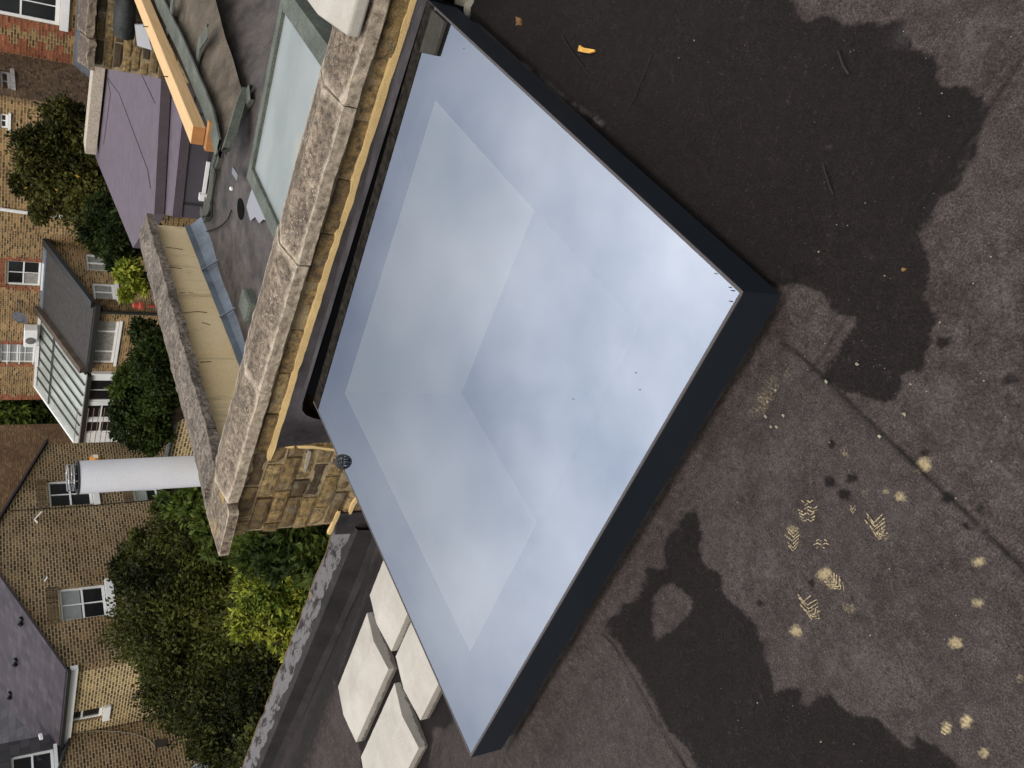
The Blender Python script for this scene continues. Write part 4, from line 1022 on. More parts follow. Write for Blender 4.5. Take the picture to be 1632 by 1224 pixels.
def slab(name, pts, th, mat, parent, uv=None):
    m = MB(); n = len(pts); lo = [(p[0], p[1], p[2]-th) for p in pts]
    A = Vector(pts[0]); e1 = (Vector(pts[1])-A).normalized(); nn = e1.cross(Vector(pts[-1])-A).normalized(); e2 = nn.cross(e1)
    U = [((Vector(p)-A).dot(e1), (Vector(p)-A).dot(e2)) for p in pts]
    m.face(pts, uv=U); m.face(lo[::-1], uv=U[::-1])
    for k in range(n): m.face([lo[k], lo[(k+1) % n], pts[(k+1) % n], pts[k]], uv=[(0, 0), (.1, 0), (.1, .1), (0, .1)])
    return obj(name, m, mat, parent)
GZ0 = -5.8

# ---- gabled house with slate roof
GY_ = 20.0; PG = Plane((0, 1), GY_); xl, xr = 13.02, 21.2; ez = -.665
pk = ((xl+xr)/2, 1.07)
gh = thing('gabled_house', (17, 22, GZ0), 'brown brick gabled house with slate roof and white sash windows under brick arches', 'house')
hs = [hole(PG, 95, 170, 985, 933), hole(PG, 77, 147, 805, 764), hole(PG, 211, 285, 797, 757)]
# in this plane u = -x
wall('gable_wall', PG, [(-xr, GZ0), (-xl, GZ0), (-xl, ez), (-pk[0], pk[1]), (-xr, ez)], M['brick_g'], gh, hs)
window(PG, hs[0], gh, 2, 2, curtain=(0, 1, .55, 1), cmat=M['blind'], sill=.2, sillw=.09)
window(PG, hs[1], gh, 2, 2, sill=.17, sillw=.09)
window(PG, hs[2], gh, 2, 2, curtain=(0, 1, .72, 1), cmat=M['greenglass'], sill=.15)
vm = simple
t = NT('arch_brick'); a_ = t.attr('tint'); M['arch'] = t.bsdf(t.ramp(a_, [(0, (.07, .05, .03)), (1, (.25, .17, .09))]), .9, None, 0, .2)
t = NT('red_arch_brick'); a_ = t.attr('tint'); M['arch_red'] = t.bsdf(t.ramp(a_, [(0, (.18, .05, .03)), (1, (.4, .13, .07))]), .9, None, 0, .2)
for h in hs: arch(PG, h[0]-.06, h[1]+.06, h[3]+.005, .26, .05, 15, M['arch'], gh)
PS = Plane((1, 0), xl)
yend = onp(150, 1163, PS.n, PS.d)[1]
h4 = hole(PS, 99, 163, 1150, 1133)
wall('side_wall', PS, [(GY_+.3, GZ0), (yend+1, GZ0), (yend+1, ez-.02), (GY_+.3, ez-.02)], M['brick_side'], gh, [h4])
m_ = MB(); m_.face([PS.P(GY_, GZ0), PS.P(GY_+.3, GZ0), PS.P(GY_+.3, ez), PS.P(GY_, ez)], uv=[(GY_, GZ0), (GY_+.3, GZ0), (GY_+.3, ez), (GY_, ez)]); 
window(PS, h4, gh, 1, 2, sill=.17, sillw=.08)
# roof slopes
ov = .10; sl_ = (pk[1]-ez)/(pk[0]-xl)
def rz(x): return pk[1]-abs(x-pk[0])*sl_
slab('roof', [(xl-.15, GY_-ov, rz(xl-.15)+.08), (xl-.15, yend+3, rz(xl-.15)+.08), (pk[0], yend+3, pk[1]+.08), (pk[0], GY_-ov, pk[1]+.08)], .06, M['slate'], gh)
slab('roof', [(xr+.15, GY_-ov, rz(xr+.15)+.08), (pk[0], GY_-ov, pk[1]+.08), (pk[0], yend+3, pk[1]+.08), (xr+.15, yend+3, rz(xr+.15)+.08)], .06, M['slate'], gh)
mb = MB(); mb.box((xl-.13, GY_-.02, ez-.27), (xl-.004, yend+.9, ez-.09)); obj('fascia', mb, M['white'], gh)
mb = MB(); mb.box((xl-.25, GY_-ov, ez-.10), (xl-.13, yend+1.0, ez-.02)); obj('gutter', mb, M['black_iron'], gh)
mb = MB()
for px in ((36,990), (27,1055), (18,1108)):
    # small bent roof vents on the near slope
    r = ray(*px); k = None
    nrm = np.array([-sl_, 0, 1.]); d0 = nrm @ np.array([xl, 0, ez+.085]); tt = (d0-nrm @ CAM)/(nrm @ r); p = CAM+r*tt
    mb = MB(); mb.tube([p+np.array([.0, -.14, .03]), p+np.array([-.03, 0, .10]), p+np.array([0, .14, .03])], .062, 6)
    obj('roof_vent', mb, M['black_iron'], gh)
def wcable(label, pl, pts, r, mat, name='cable', dep=-.015):
    m = MB(); m.tube([pl.P(*pl.uv(x, y), dep) for x, y in dens(pts, 2)], r, 5); return tag(obj(name, m, mat), label, 'cable' if name == 'cable' else name.replace('_', ' '))
wcable('black cable running down the brown gable wall left of the flue', PG, [(16,815), (60,812), (110,809), (160,805), (215,800), (265,795)], .012, M['black_iron'])
mb = MB(); p = PG.P(*PG.uv(60, 824), -.05); mb.bar(PG.P(*PG.uv(55, 828), -.01), PG.P(*PG.uv(66, 820), -.12), .035, .035); mb.bar(PG.P(*PG.uv(55, 829), -.01), PG.P(*PG.uv(60, 834), -.03), .06, .02)
tag(obj('wall_bracket', mb, M['white']), 'small white bracket fixed to the brown gable wall', 'bracket')
mb = MB(); mb.bar(PG.P(*PG.uv(71, 927), -.01), PG.P(*PG.uv(75, 923), -.1), .03, .03); tag(obj('wall_bracket', mb, M['white']), 'tiny white fixing on the gable wall above the lower left sash window', 'bracket')
mb = MB(); c0 = PG.uv(152, 732); n_ = 20
for dd, rr in ((-.06, .17), (-.10, .13)):
    mb.loft([[PG.P(c0[0]+math.cos(a)*rr*s_, c0[1]+math.sin(a)*rr*s_, q) for a in np.linspace(0, 2*math.pi, n_, endpoint=False)] for q, s_ in ((-.002, 1), (dd, 1), (dd-.02, .8))])
ab = obj('alarm_box', mb, M['orange']); tag(ab, 'round orange and white alarm box on the gable wall beside the flue', 'alarm box')
mb = MB(); mb.hexa([PG.P(c0[0]+a, c0[1]+b, q) for q in (-.10, -.135) for a, b in ((-.07, -.07), (.07, -.07), (.07, .07), (-.07, .07))]); obj('label_plate', mb, M['white'], ab)

# ---- house at the far left with the dark dormer
PM = Plane((0, 1), yend); mh = thing('brick_house', (10, yend+2, GZ0), 'brick house wall at the lower left corner with a dark slate dormer above', 'house')
ml = PM.uv(114, 1167); m2 = PM.uv(86, 1240); m3 = PM.uv(70, 1300)
hw = hole(PM, 306, 385, 1262, 1208)
wall('wall', PM, [(-xl+.02, GZ0), (m3[0], GZ0), (m3[0], m3[1]), (-xl+.02, ml[1])], M['brick_g'], mh, [hw])
window(PM, hw, mh, 2, 2, curtain=(0, 1, 0, 1), cmat=M['blind'], sill=.1)
PD = Plane((0, 1), yend+.25)
hd = hole(PD, 18, 88, 1262, 1198)
dtop = PD.uv(-60, 1240)[1]
wall('dormer', PD, [(PD.uv(60,1174)[0], m3[1]-1.5), (m3[0]+1, m3[1]-1.5), (m3[0]+1, dtop), (PD.uv(60,1174)[0], dtop)], M['slate_dark'], mh, [hd])
window(PD, hd, mh, 2, 2, sill=.08)
slab('roof', [(16.5, yend+.35, ml[1]-.4), (2, yend+.35, ml[1]-.4), (2, yend+6, 5), (16.5, yend+6, 5)], .1, M['slate_dark'], mh)
slab('flashing', [PM.P(-xl+.0, ml[1]+.03, -.06), PM.P(m3[0], m3[1]+.03, -.06), PM.P(m3[0], m3[1]+.12, .3), PM.P(-xl+.0, ml[1]+.12, .3)], .05, M['black_iron'], mh)
mb = MB(); mb.hexa([PM.P(*PM.uv(x, y), q) for q in (-.002, -.03) for x, y in ((247,1191), (267,1190), (266,1178), (246,1180))]); obj('air_vent', mb, simple('brown_vent', (.05, .04, .03), .8), mh)
mb = MB(); mb.hexa([PM.P(*PM.uv(x, y), q) for q in (-.1, -.2) for x, y in ((63,1183), (68,1182), (66,1175), (61,1176))]); mb.bar(PM.P(*PM.uv(64, 1178), -.1), PM.P(*PM.uv(64, 1174), .1), .04, .04); obj('dormer_bracket', mb, M['white'], mh)
wcable('thin pale cable hanging in a loop on the lower left brick wall', PM, [(114,1170), (130,1168), (150,1165), (185,1166), (215,1170), (236,1178), (247,1190), (247,1204), (238,1222), (225,1240)], .012, simple('pale_cable', (.3, .25, .2), .7))
mb = MB(); mb.tube([far(355,1177,14), far(357,1189,14), far(375,1203,13.6), far(402,1226,13)], .03, 8)
tag(obj('white_pipe', mb, M['white']), 'white plastic pipe sloping down below the trees at the left edge', 'pipe')

# ---- brown wall behind the gable
a_ = onp(0, 830, (0, 1), 29); PBk = Plane((0, 1), 29)
bk = thing('far_house', (30, 29, GZ0), 'plain reddish brown brick house rising behind the gabled house', 'house')
wall('wall', PBk, [(PBk.uv(0, 1000)[0], GZ0), (PBk.uv(30, 676)[0], GZ0), (PBk.uv(74, 676)[0], PBk.uv(-60, 690)[1]), (PBk.uv(0, 1000)[0], PBk.uv(-60, 690)[1])], M['brick_roof'], bk)

# ---- brick terrace in the middle distance
a21 = R_(-9); nB = (math.cos(a21), math.sin(a21)); DB = 26.0; PB = Plane(nB, DB)
te = thing('terrace_house', PB.P(8, GZ0, 2), 'tan brick terraced house with red brick window heads and a dark lean-to extension', 'house')
ztopB = PB.uv(-60, 500)[1]
ul, ur = PB.uv(40, 637)[0], PB.uv(60, 366)[0]
hb = [hole(PB, 10, 66, 456, 417), hole(PB, 0, 56, 579, 549)]
wall('wall', PB, [(ul, GZ0), (ur, GZ0), (ur, ztopB), (ul, ztopB)], M['brick_b'], te, hb)
window(PB, hb[0], te, 2, 2, curtain=(.55, 1, 0, .5), sill=.22, sillw=.12, fw=.07)
w2 = window(PB, hb[1], te, 2, 4, bar=.03, curtain=(0, 1, 0, 1), cmat=M['blind'], sill=.12, sillw=.12)
mb = MB()
for i in range(9):
    u = hb[1][0]+(hb[1][1]-hb[1][0])*i/8; mb.bar(PB.P(u, hb[1][2], -.03), PB.P(u, hb[1][3], -.03), .03, .03)
for f in (.05, .45, .8): mb.bar(PB.P(hb[1][0]-.02, hb[1][2]+(hb[1][3]-hb[1][2])*f, -.026), PB.P(hb[1][1]+.02, hb[1][2]+(hb[1][3]-hb[1][2])*f, -.026), .03, .03)
obj('security_bars', mb, M['white'], w2)
def redq(m, pl, a, b, z0, z1, dd=-.007):
    m.face([pl.P(a, z0, dd), pl.P(b, z0, dd), pl.P(b, z1, dd), pl.P(a, z1, dd)], uv=[(a, z0), (b, z0), (b, z1), (a, z1)])
    for p, q in (((a, z0), (b, z0)), ((b, z0), (b, z1)), ((b, z1), (a, z1)), ((a, z1), (a, z0))): m.face([pl.P(*p, dd), pl.P(*q, dd), pl.P(*q, .02), pl.P(*p, .02)], uv=[p, q, q, p])
# red dressings round the windows
def dress(h, top=True):
    arch(PB, h[0]-.1, h[1]+.1, h[3]+.005, .36, .08, 16, M['arch_red'], te)
    for s_, uu in ((1, h[1]+.004), (-1, h[0]-.004)):
        m = MB(); z = h[2]-.1; k = 0
        while z < h[3]:
            w = .22 if k % 2 else .12; a, b = (uu, uu+s_*w); redq(m, PB, min(a, b), max(a, b), z, min(z+.155, h[3])); z += .155; k += 1
        obj('red_quoin', m, M['brick_red'], te)
dress(hb[0]); dress(hb[1])
m = MB(); z = -4; k = 0
while z < ztopB:
    w = .35 if k % 2 else .2; redq(m, PB, ul-w, ul-.002, z, z+.31); z += .31; k += 1
obj('red_quoin', m, M['brick_red'], te)
# dark lean-to roof and glass lean-to
A_ = PB.uv(80, 389); B_ = PB.uv(57, 492); Gl = PB.uv(58, 628)
zt_ = (A_[1]+B_[1])/2
best = None
for dd in np.arange(.5, 12, .05):
    q = onp(149, 489, nB, DB-dd); u = q[0]*PB.t[0]+q[1]*PB.t[1]
    e = abs(u-A_[0])
    if best is None or e < best[0]: best = (e, dd, q[2], u)
dE, zE = best[1], best[2]
def LP(u, f, dz=0): return PB.P(u, zt_+(zE-zt_)*f+dz, -dE*f)
uA, uB = A_[0], B_[0]
uG = Gl[0]
slab('lean_to_roof', [LP(uA, 0), LP(uA, 1), LP(uB, 1), LP(uB, 0)], .12, M['ext_roof'], te)
slab('roof_flashing', [LP(uA-.02, -.02, .05), LP(uA-.02, .06, .05), LP(uB, .06, .05), LP(uB, -.02, .05)], .04, M['lead_blue'], te)
mb = MB(); mb.bar(LP(uA-.1, -.0, .02), LP(uA-.1, 1.0, .02), .3, .16); obj('verge', mb, M['black_iron'], te)
mb = MB(); mb.bar(LP(uB, -.02, .06), LP(uB, 1.0, .06), .28, .30); obj('parapet_capping', mb, simple('brown_capping', (.10, .075, .055), .9, .3, 5), te)
mb = MB(); mb.bar(LP(uA-.15, 1.02, -.10), LP(uB, 1.02, -.10), .14, .16); obj('gutter', mb, M['black_iron'], te)
PE = Plane(nB, DB-dE+.12); Pn = Plane((-PB.t[0], -PB.t[1]), 0)
he = hole(PE, 149, 186, 580, 512)
wall('extension_wall', PE, [(uA, GZ0), (uB+3.4, GZ0), (uB+3.4, zE-.1), (uA, zE-.1)], M['brick_b'], te, [he])
window(PE, he, te, 3, 1, bars=[.25, .75], curtain=(0, 1, 0, 1), sill=.09, fw=.07, bar=.07)
# side wall of the extension, facing the camera's right
class SidePlane(Plane):
    pass
sp = Plane((PB.t[0], PB.t[1]), uA)                 # plane u = uA ; its own u runs along -nB
if True:
    cu0 = -(DB-dE+.12); cu1 = -DB
    hss = []
    for vt, vb, yl, yr in ((148,184,477,451), (137,175,431,405)):
        a = onp((vt+vb)/2, yl, sp.n, sp.d); b = onp((vt+vb)/2, yr, sp.n, sp.d)
        ua, ub = a[0]*sp.t[0]+a[1]*sp.t[1], b[0]*sp.t[0]+b[1]*sp.t[1]
        ym = (yl+yr)/2; hss.append((min(ua, ub), max(ua, ub), onp(vb, ym, sp.n, sp.d)[2], onp(vt, ym, sp.n, sp.d)[2]))
    wall('extension_wall', sp, [(cu1, GZ0), (cu0, GZ0), (cu0, zE-.1), (cu1, zt_-.1)], M['brick_b'], te, hss, reveal=.1)
    for h in hss: window(sp, h, te, 2, 1, curtain=(0, 1, 0, 1), sill=.12, fw=.08, bar=.07, rec=.05)
mb = MB(); p = onp(152, 497, nB, DB-dE); mb.tube([p, (p[0], p[1], GZ0)], .055, 8); tag(obj('downpipe', mb, M['black_iron']), 'black downpipe at the corner of the brick extension', 'downpipe')
# glass part
gl = thing('glass_lean_to', PB.P(uG, GZ0, -dE), 'lean-to with sloping greenish glass roof and dark glazing bars beside the dark roof', 'lean-to')
uG1 = PE.uv(113, 705)[0]; uB2 = uB+.25
slab('glass_roof', [LP(uB2, 0, -.05), LP(uB2, 1, -.05), LP(uG1, 1, -.05), LP(uG1, .0, -.05)], .04, M['greenglass'], gl)
mb = MB()
for i in range(8):
    u = uB2+(uG1-uB2)*i/7; mb.bar(LP(u, 0, -.02), LP(u, 1, -.02), .05, .06)
mb.bar(LP(uB2, .32, -.0), LP(uG1, .32, -.0), .05, .05)
obj('glazing_bar', mb, simple('grey_bar', (.08, .08, .08), .6), gl)
mb = MB(); mb.bar(LP(uG1, 0, 0), LP(uG1, 1, 0), .12, .1); mb.bar(LP(uB2, 0, .02), LP(uG1, 0, .02), .1, .1); obj('white_edge', mb, M['white'], gl)
mb = MB(); mb.bar(LP(uB2, 1.02, -.12), LP(uG1, 1.02, -.12), .14, .14); obj('gutter', mb, M['black_iron'], gl)
PC = Plane(nB, DB-dE-.02)
hc = hole(PC, 137, 200, 640, 606)
cu = (PC.uv(150, 596)[0], PC.uv(150, 706)[0])
wall('front', PC, [(cu[0], GZ0), (cu[1], GZ0), (cu[1], zE-.22), (cu[0], zE-.22)], M['white'], gl, [hc, hole(PC, 133, 190, 668, 646), hole(PC, 133, 186, 690, 672)])
window(PC, hc, gl, 2, 1, sill=0, rec=.04); window(PC, hole(PC, 133, 190, 668, 646), gl, 1, 2, sill=0, rec=.04); window(PC, hole(PC, 133, 186, 690, 672), gl, 1, 2, sill=0, rec=.04)
# trellis
mb = MB(); PT = Plane(nB, DB-dE-1.0)
t0, t1 = PT.uv(150, 650)[0], PT.uv(150, 708)[0]; tz0, tz1 = GZ0, PT.uv(121, 675)[1]
for i in range(11): u = t0+(t1-t0)*i/10; mb.bar(PT.P(u, tz0), PT.P(u, tz1), .035, .02)
for i in range(22):
    z = tz0+(tz1-tz0)*i/21; mb.bar(PT.P(t0, z, -.021), PT.P(t1, z, -.021), .035, .02)
tag(obj('trellis', mb, simple('brown_trellis', (.20, .12, .08), .85)), 'brown wooden square trellis in front of the white lean-to', 'trellis')
mb = MB()
pp = [PB.uv(45, 515), PB.uv(45, 542)]; z0, z1 = PB.uv(59, 525)[1], PB.uv(38, 525)[1]
mb.hexa([PB.P(u, z, q) for q in (-.05, -.4) for u, z in ((pp[0][0], z0), (pp[1][0], z0), (pp[1][0], z1), (pp[0][0], z1))])
ac = obj('air_conditioner', mb, M['white']); tag(ac, 'white air conditioning unit on the tan brick wall above the lean-to', 'air conditioner'); bevel(ac, .02)
mb = MB(); c0 = ((pp[0][0]*.4+pp[1][0]*.6), (z0+z1)/2); rr = (z1-z0)*.4
mb.loft([[PB.P(c0[0]+math.cos(a)*rr, c0[1]+math.sin(a)*rr, q) for a in np.linspace(0, 2*math.pi, 20, endpoint=False)] for q in (-.402, -.42)]); obj('fan_grille', mb, simple('dark_grille', (.16, .155, .15), .7), ac)
mb = MB(); dc = PB.P(*PB.uv(32, 491), -.5); dn = Vector((-nB[0], -nB[1], .45)).normalized(); e1 = dn.orthogonal().normalized(); e2 = dn.cross(e1)
mb.loft([[Vector(dc)+e1*math.cos(a)*r+e2*math.sin(a)*r-dn*h for a in np.linspace(0, 2*math.pi, 20, endpoint=False)] for r, h in ((.28, -.02), (.2, .05), (.1, .085), (.01, .09))])
mb.bar(Vector(dc)-dn*.08, PB.P(*PB.uv(30, 478), 0), .04, .04); mb.bar(Vector(dc)-e2*.2, Vector(dc)+dn*.3, .02, .02)
tag(obj('satellite_dish', mb, simple('grey_dish', (.09, .09, .10), .6)), 'dark grey satellite dish on the tan brick wall', 'satellite dish')
mb = MB(); lp = far(219, 487, 22); lp = Vector(lp)
mb.loft([[lp+Vector((math.cos(a)*r, math.sin(a)*r, z)) for a in np.linspace(0, 2*math.pi, 10, endpoint=False)] for r, z in ((.02, .12), (.07, .08), (.07, -.02), (.10, -.05), (.10, -.11), (.03, -.13))])
mb.tube([lp+Vector((0, 0, -.2)), (lp.x, lp.y, GZ0)], .03, 6)
tag(obj('bird_feeder', mb, M['red']), 'small red object on a post in the garden before the extension', 'feeder')

# ---- wing projecting on the right of the terrace
XW = 24.0; PWg = Plane((1, 0), XW); wg = thing('rear_wing', (XW+3, 12, GZ0), 'long brown brick rear wing with white downpipe half hidden by the tree', 'house')
yw0 = onp(60, 168, PWg.n, XW)[1]; yw1 = onp(60, 371, PWg.n, XW)[1]; zw = onp(-60, 300, PWg.n, XW)[2]
hw = [hole(PWg, 0, 13, 205, 182), hole(PWg, 15, 30, 300, 286), hole(PWg, 133, 157, 374, 352)]
wall('wall', PWg, [(yw0, GZ0), (yw1, GZ0), (yw1, zw), (yw0, zw)], M['brick_b'], wg, hw)
for h in hw[:2]: window(PWg, h, wg, 2, 1, sill=.06, rec=.04, fw=.045)
window(PWg, (hw[2][0], min(hw[2][1], yw1-.05), hw[2][2], hw[2][3]), wg, 1, 2, sill=.08, rec=.04)
mb = MB(); mb.tube([PWg.P(*PWg.uv(0, 331), -.08), PWg.P(*PWg.uv(50, 338), -.08), PWg.P(*PWg.uv(110, 345), -.08), PWg.P(*PWg.uv(150, 350), -.08)], .05, 8); obj('downpipe', mb, M['white'], wg)
PR3 = Plane((0, 1), yw0); xr4 = onp(60, 93, PR3.n, yw0)[0]
h3 = hole(PR3, 0, 17, 140, 112)
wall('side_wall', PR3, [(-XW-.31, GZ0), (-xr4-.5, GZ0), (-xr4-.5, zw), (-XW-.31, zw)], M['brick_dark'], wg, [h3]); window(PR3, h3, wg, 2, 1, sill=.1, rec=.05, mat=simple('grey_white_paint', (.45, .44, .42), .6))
PR4 = Plane((1, 0), xr4); rh = thing('corner_house', (xr4+3, 2, GZ0), 'brick house with red dressings and white sash window at the far top corner', 'house')
h5 = hole(PR4, -30, 97, 30, -30); yR = yw0
z5 = onp(117, 50, PR4.n, xr4)[2]
wall('wall', PR4, [(yR, GZ0), (-6, GZ0), (-6, zw+2), (yR, zw+2)], M['brick_b'], rh, [h5])
window(PR4, h5, rh, 2, 2, sill=.22, sillw=.12, fw=.09)
m = MB()
for (ya, yb) in ((h5[1]+.004, h5[1]+.35),):
    z = h5[2]-.4; k = 0
    while z < h5[3]:
        w = .34 if k % 2 else .2; redq(m, PR4, ya, ya+w, z, z+.2325); z += .2325; k += 1
z = z5; k = 0
while z < zw+2:
    w = .5 if k % 2 else .3; redq(m, PR4, yR-w, yR-.02, z, z+.2325); z += .2325; k += 1
obj('red_quoin', m, M['brick_red'], rh)
slab('lead_roof', [PR4.P(yR+.5, z5-.05, -.02), PR4.P(-6, z5-.05, -.02), PR4.P(-6, z5-.5, -1.0), PR4.P(yR+.5, z5-.5, -1.0)], .1, M['lead_blue'], rh)
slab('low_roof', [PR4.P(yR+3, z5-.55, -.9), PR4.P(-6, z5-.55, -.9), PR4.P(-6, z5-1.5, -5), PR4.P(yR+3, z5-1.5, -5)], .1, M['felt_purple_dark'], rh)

# ---- purple-grey felt roof of the further neighbour
nP = (math.cos(R_(18)), math.sin(R_(18)))
pu = thing('felt_roof_house', (9, 4, -5.5), 'stepped flat roofed addition covered in purple grey mineral felt with dark tile bands', 'flat roof')
ZF = -.45
Fp = [on(x, y, 'z', ZF) for x, y in ((258,105), (256,128), (252,220), (247,310), (246,340))]
Bp = [on(x, y, 'z', ZF) for x, y in ((158,60), (160,106), (150,180), (147,238), (212,395))]
mb = MB()
def densn(P, n=14): return [along(P, i/(n-1)) for i in range(n)]
FD, BD = densn(Fp), densn(Bp)
slab('felt_top', [Fp[0], Fp[-1], Bp[-1], Bp[3], Bp[0]], .12, M['felt_purple'], pu)
def band(pxs0, z0, fwd, drop):  # a vertical strip below a px polyline at height z0
    P0 = [Vector(on(x, y, 'z', z0)) for x, y in pxs0]
    return P0
def stepface(name, topl, dz, mat, out=.0):
    m = MB(); d = (Vector(topl[-1])-Vector(topl[0])); n = Vector((-d.y, d.x, 0)).normalized()
    if n.dot(Vector((CAM[0], CAM[1], 0))-Vector((topl[0][0], topl[0][1], 0))) < 0: n = -n
    hi = [Vector(p)+n*out for p in topl]; lo = [p-Vector((0, 0, dz)) for p in hi]
    U = [[(i*.5, 0) for i in range(len(hi))], [(i*.5, dz) for i in range(len(hi))]]
    m.grid([lo, hi], uvs=U); obj(name, m, mat, pu); return lo
edge = [Fp[0], Fp[-1]]
def px_z(x, y, line):
    # height where the sight line through a picture point meets the vertical plane through a ground line
    a, b = Vector(line[0]), Vector(line[-1]); d = (b-a); n = Vector((-d.y, d.x, 0)).normalized(); dd = n.dot(a)
    return onp(x, y, (n.x, n.y), dd)
l1 = [Fp[0], Fp[-1]]
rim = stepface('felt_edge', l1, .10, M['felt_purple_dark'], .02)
q1 = px_z(274, 140, l1)[2]
lo1 = stepface('tile_band', l1, ZF-q1, M['slate_tile'], .0)
# ledge
ledge_z = q1
Lo = [on(x, y, 'z', ledge_z) for x, y in ((300,100), (292,180), (283,300), (275,345))]
slab('felt_ledge', [tuple(lo1[0]), tuple(lo1[-1]), Lo[-1], Lo[0]], .06, M['felt_purple'], pu)
l2 = [Lo[0], Lo[-1]]
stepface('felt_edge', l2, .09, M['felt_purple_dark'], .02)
q2 = px_z(330, 250, l2)[2]
stepface('tile_cladding', l2, ledge_z-q2+.5, M['slate_tile'], 0)
m = MB(); a, b = px_z(331, 255, l2), px_z(323, 309, l2); m.bar(Vector(a)+Vector((-.04, 0, 0)), Vector(b)+Vector((-.04, 0, 0)), .03, .035); m.bar(Vector(b)+Vector((-.05, -.03, .0)), Vector(b)+Vector((-.05, .05, -.0)), .05, .09); obj('white_drip_trim', m, M['white'], pu)
m = MB(); m.hexa([(p[0], p[1], z) for z in (-5.5, ZF-.13) for p in (Fp[0], Fp[-1], Bp[3], Bp[0])]); obj('wall', m, M['slate_tile'], pu)
# laps in the felt
m = MB()
for pts in ([(163,112), (190,150), (235,270), (240,300)], [(170,118), (176,150), (165,230)], [(225,118), (240,150), (247,165)]):
    m.tube([Vector(on(x, y, 'z', ZF+.004)) for x, y in dens(pts, 4)], .006, 4)
obj('felt_lap', m, M['felt_purple_dark'], pu)
# pale coping at the back of it
mb = MB(); a, b = Vector(on(157, 98, 'z', ZF+.12)), Vector(on(143, 236, 'z', ZF+.12)); mb.bar(a, b, .34, .16)
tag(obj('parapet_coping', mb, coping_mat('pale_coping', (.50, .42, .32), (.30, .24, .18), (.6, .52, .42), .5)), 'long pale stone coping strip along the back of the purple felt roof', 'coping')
# ---- brick pier with its coping, the wall it ends, and what lies behind
PX0 = 7.5
PP = Plane((1, 0), PX0)
pier = thing('brick_pier', (PX0+.1, 1.9, -.6), 'old brick pier with lumpy stained stone coping between the next roofs', 'brick pier')
rb = random.Random(4); mb = MB()
y1 = onp(200, 116, PP.n, PX0)[1]; y0_ = onp(200, 52, PP.n, PX0)[1]
zt2 = onp(152, 80, PP.n, PX0)[2]
def rough_bricks(mb, x, ya, yb, ztop, rows, hgt=.078, ln=.225, dpt=.1):
    for r in range(rows):
        y = ya-(r % 2)*ln*.5; z1 = ztop-r*hgt; z0 = z1-hgt+.010
        while y < yb:
            a, b = max(y, ya), min(y+ln, yb)
            if b-a > .03:
                G = []; tint = rb.random()
                for i in range(5):
                    row = []
                    for j in range(7):
                        u, v = j/6, i/4; ed = i in (0, 4) or j in (0, 6)
                        yy, zz = a+(b-a)*u, z0+(z1-z0)*v; row.append((x+(.012 if ed else 0)+noise.noise(Vector((yy*14, zz*14, x)))*.012, yy, zz))
                    G.append(row)
                mb.grid(G, tint=tint)
            y += ln+.011
rough_bricks(mb, PX0, onp(200, -60, PP.n, PX0)[1], y1, zt2, 9)
obj('brickwork', mb, M['brick_near'], pier)
mb = MB(); mb.box((PX0+.012, onp(200, -60, PP.n, PX0)[1], -1.2), (PX0+.25, y1-.004, zt2-.002)); obj('mortar_bed', mb, M['mortar_old'], pier)
zc0 = onp(150, 80, PP.n, PX0-.08)[2]
cy0, cy1 = onp(140, -60, PP.n, PX0-.08)[1], onp(140, 58, PP.n, PX0-.08)[1]; cy2 = onp(145, 109, PP.n, PX0-.08)[1]
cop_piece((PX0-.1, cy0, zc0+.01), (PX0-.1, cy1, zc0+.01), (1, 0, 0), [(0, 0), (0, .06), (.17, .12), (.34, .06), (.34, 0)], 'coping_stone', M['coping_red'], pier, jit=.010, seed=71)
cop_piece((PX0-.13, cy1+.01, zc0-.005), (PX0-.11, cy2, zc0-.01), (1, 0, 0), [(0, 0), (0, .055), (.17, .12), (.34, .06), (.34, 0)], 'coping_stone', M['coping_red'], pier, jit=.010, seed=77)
# grey dressed flashing and white board beside the pier
mb = MB(); G = []
for (x, ya, yb) in ((180, -60, 60), (192, -60, 62), (205, -60, 66), (216, -60, 62)):
    row = []
    for i in range(14):
        y = ya+(yb-ya)*i/13; p = Vector(on(x, y, 'x', PX0-.1-.10*math.sin((x-180)/36*math.pi))); row.append(p+noise.noise_vector(p*9)*.045)
    G.append(row)
mb.grid(G)
tag(obj('roof_flashing', mb, felt_plain('dirty_grey_flashing', (.045, .048, .046), .5), None, True), 'crumpled grey green flashing draped against the brick pier', 'flashing')
mb = MB(); q = [on(x, y, 'x', PX0-.2) for x, y in ((215,40), (219,73), (242,80), (232,40))]; mb.hexa(q+[(p[0]+.03, p[1], p[2]) for p in q]); tag(obj('white_board', mb, M['white_pvc']), 'small white plastic board showing behind the long timber batten', 'board')

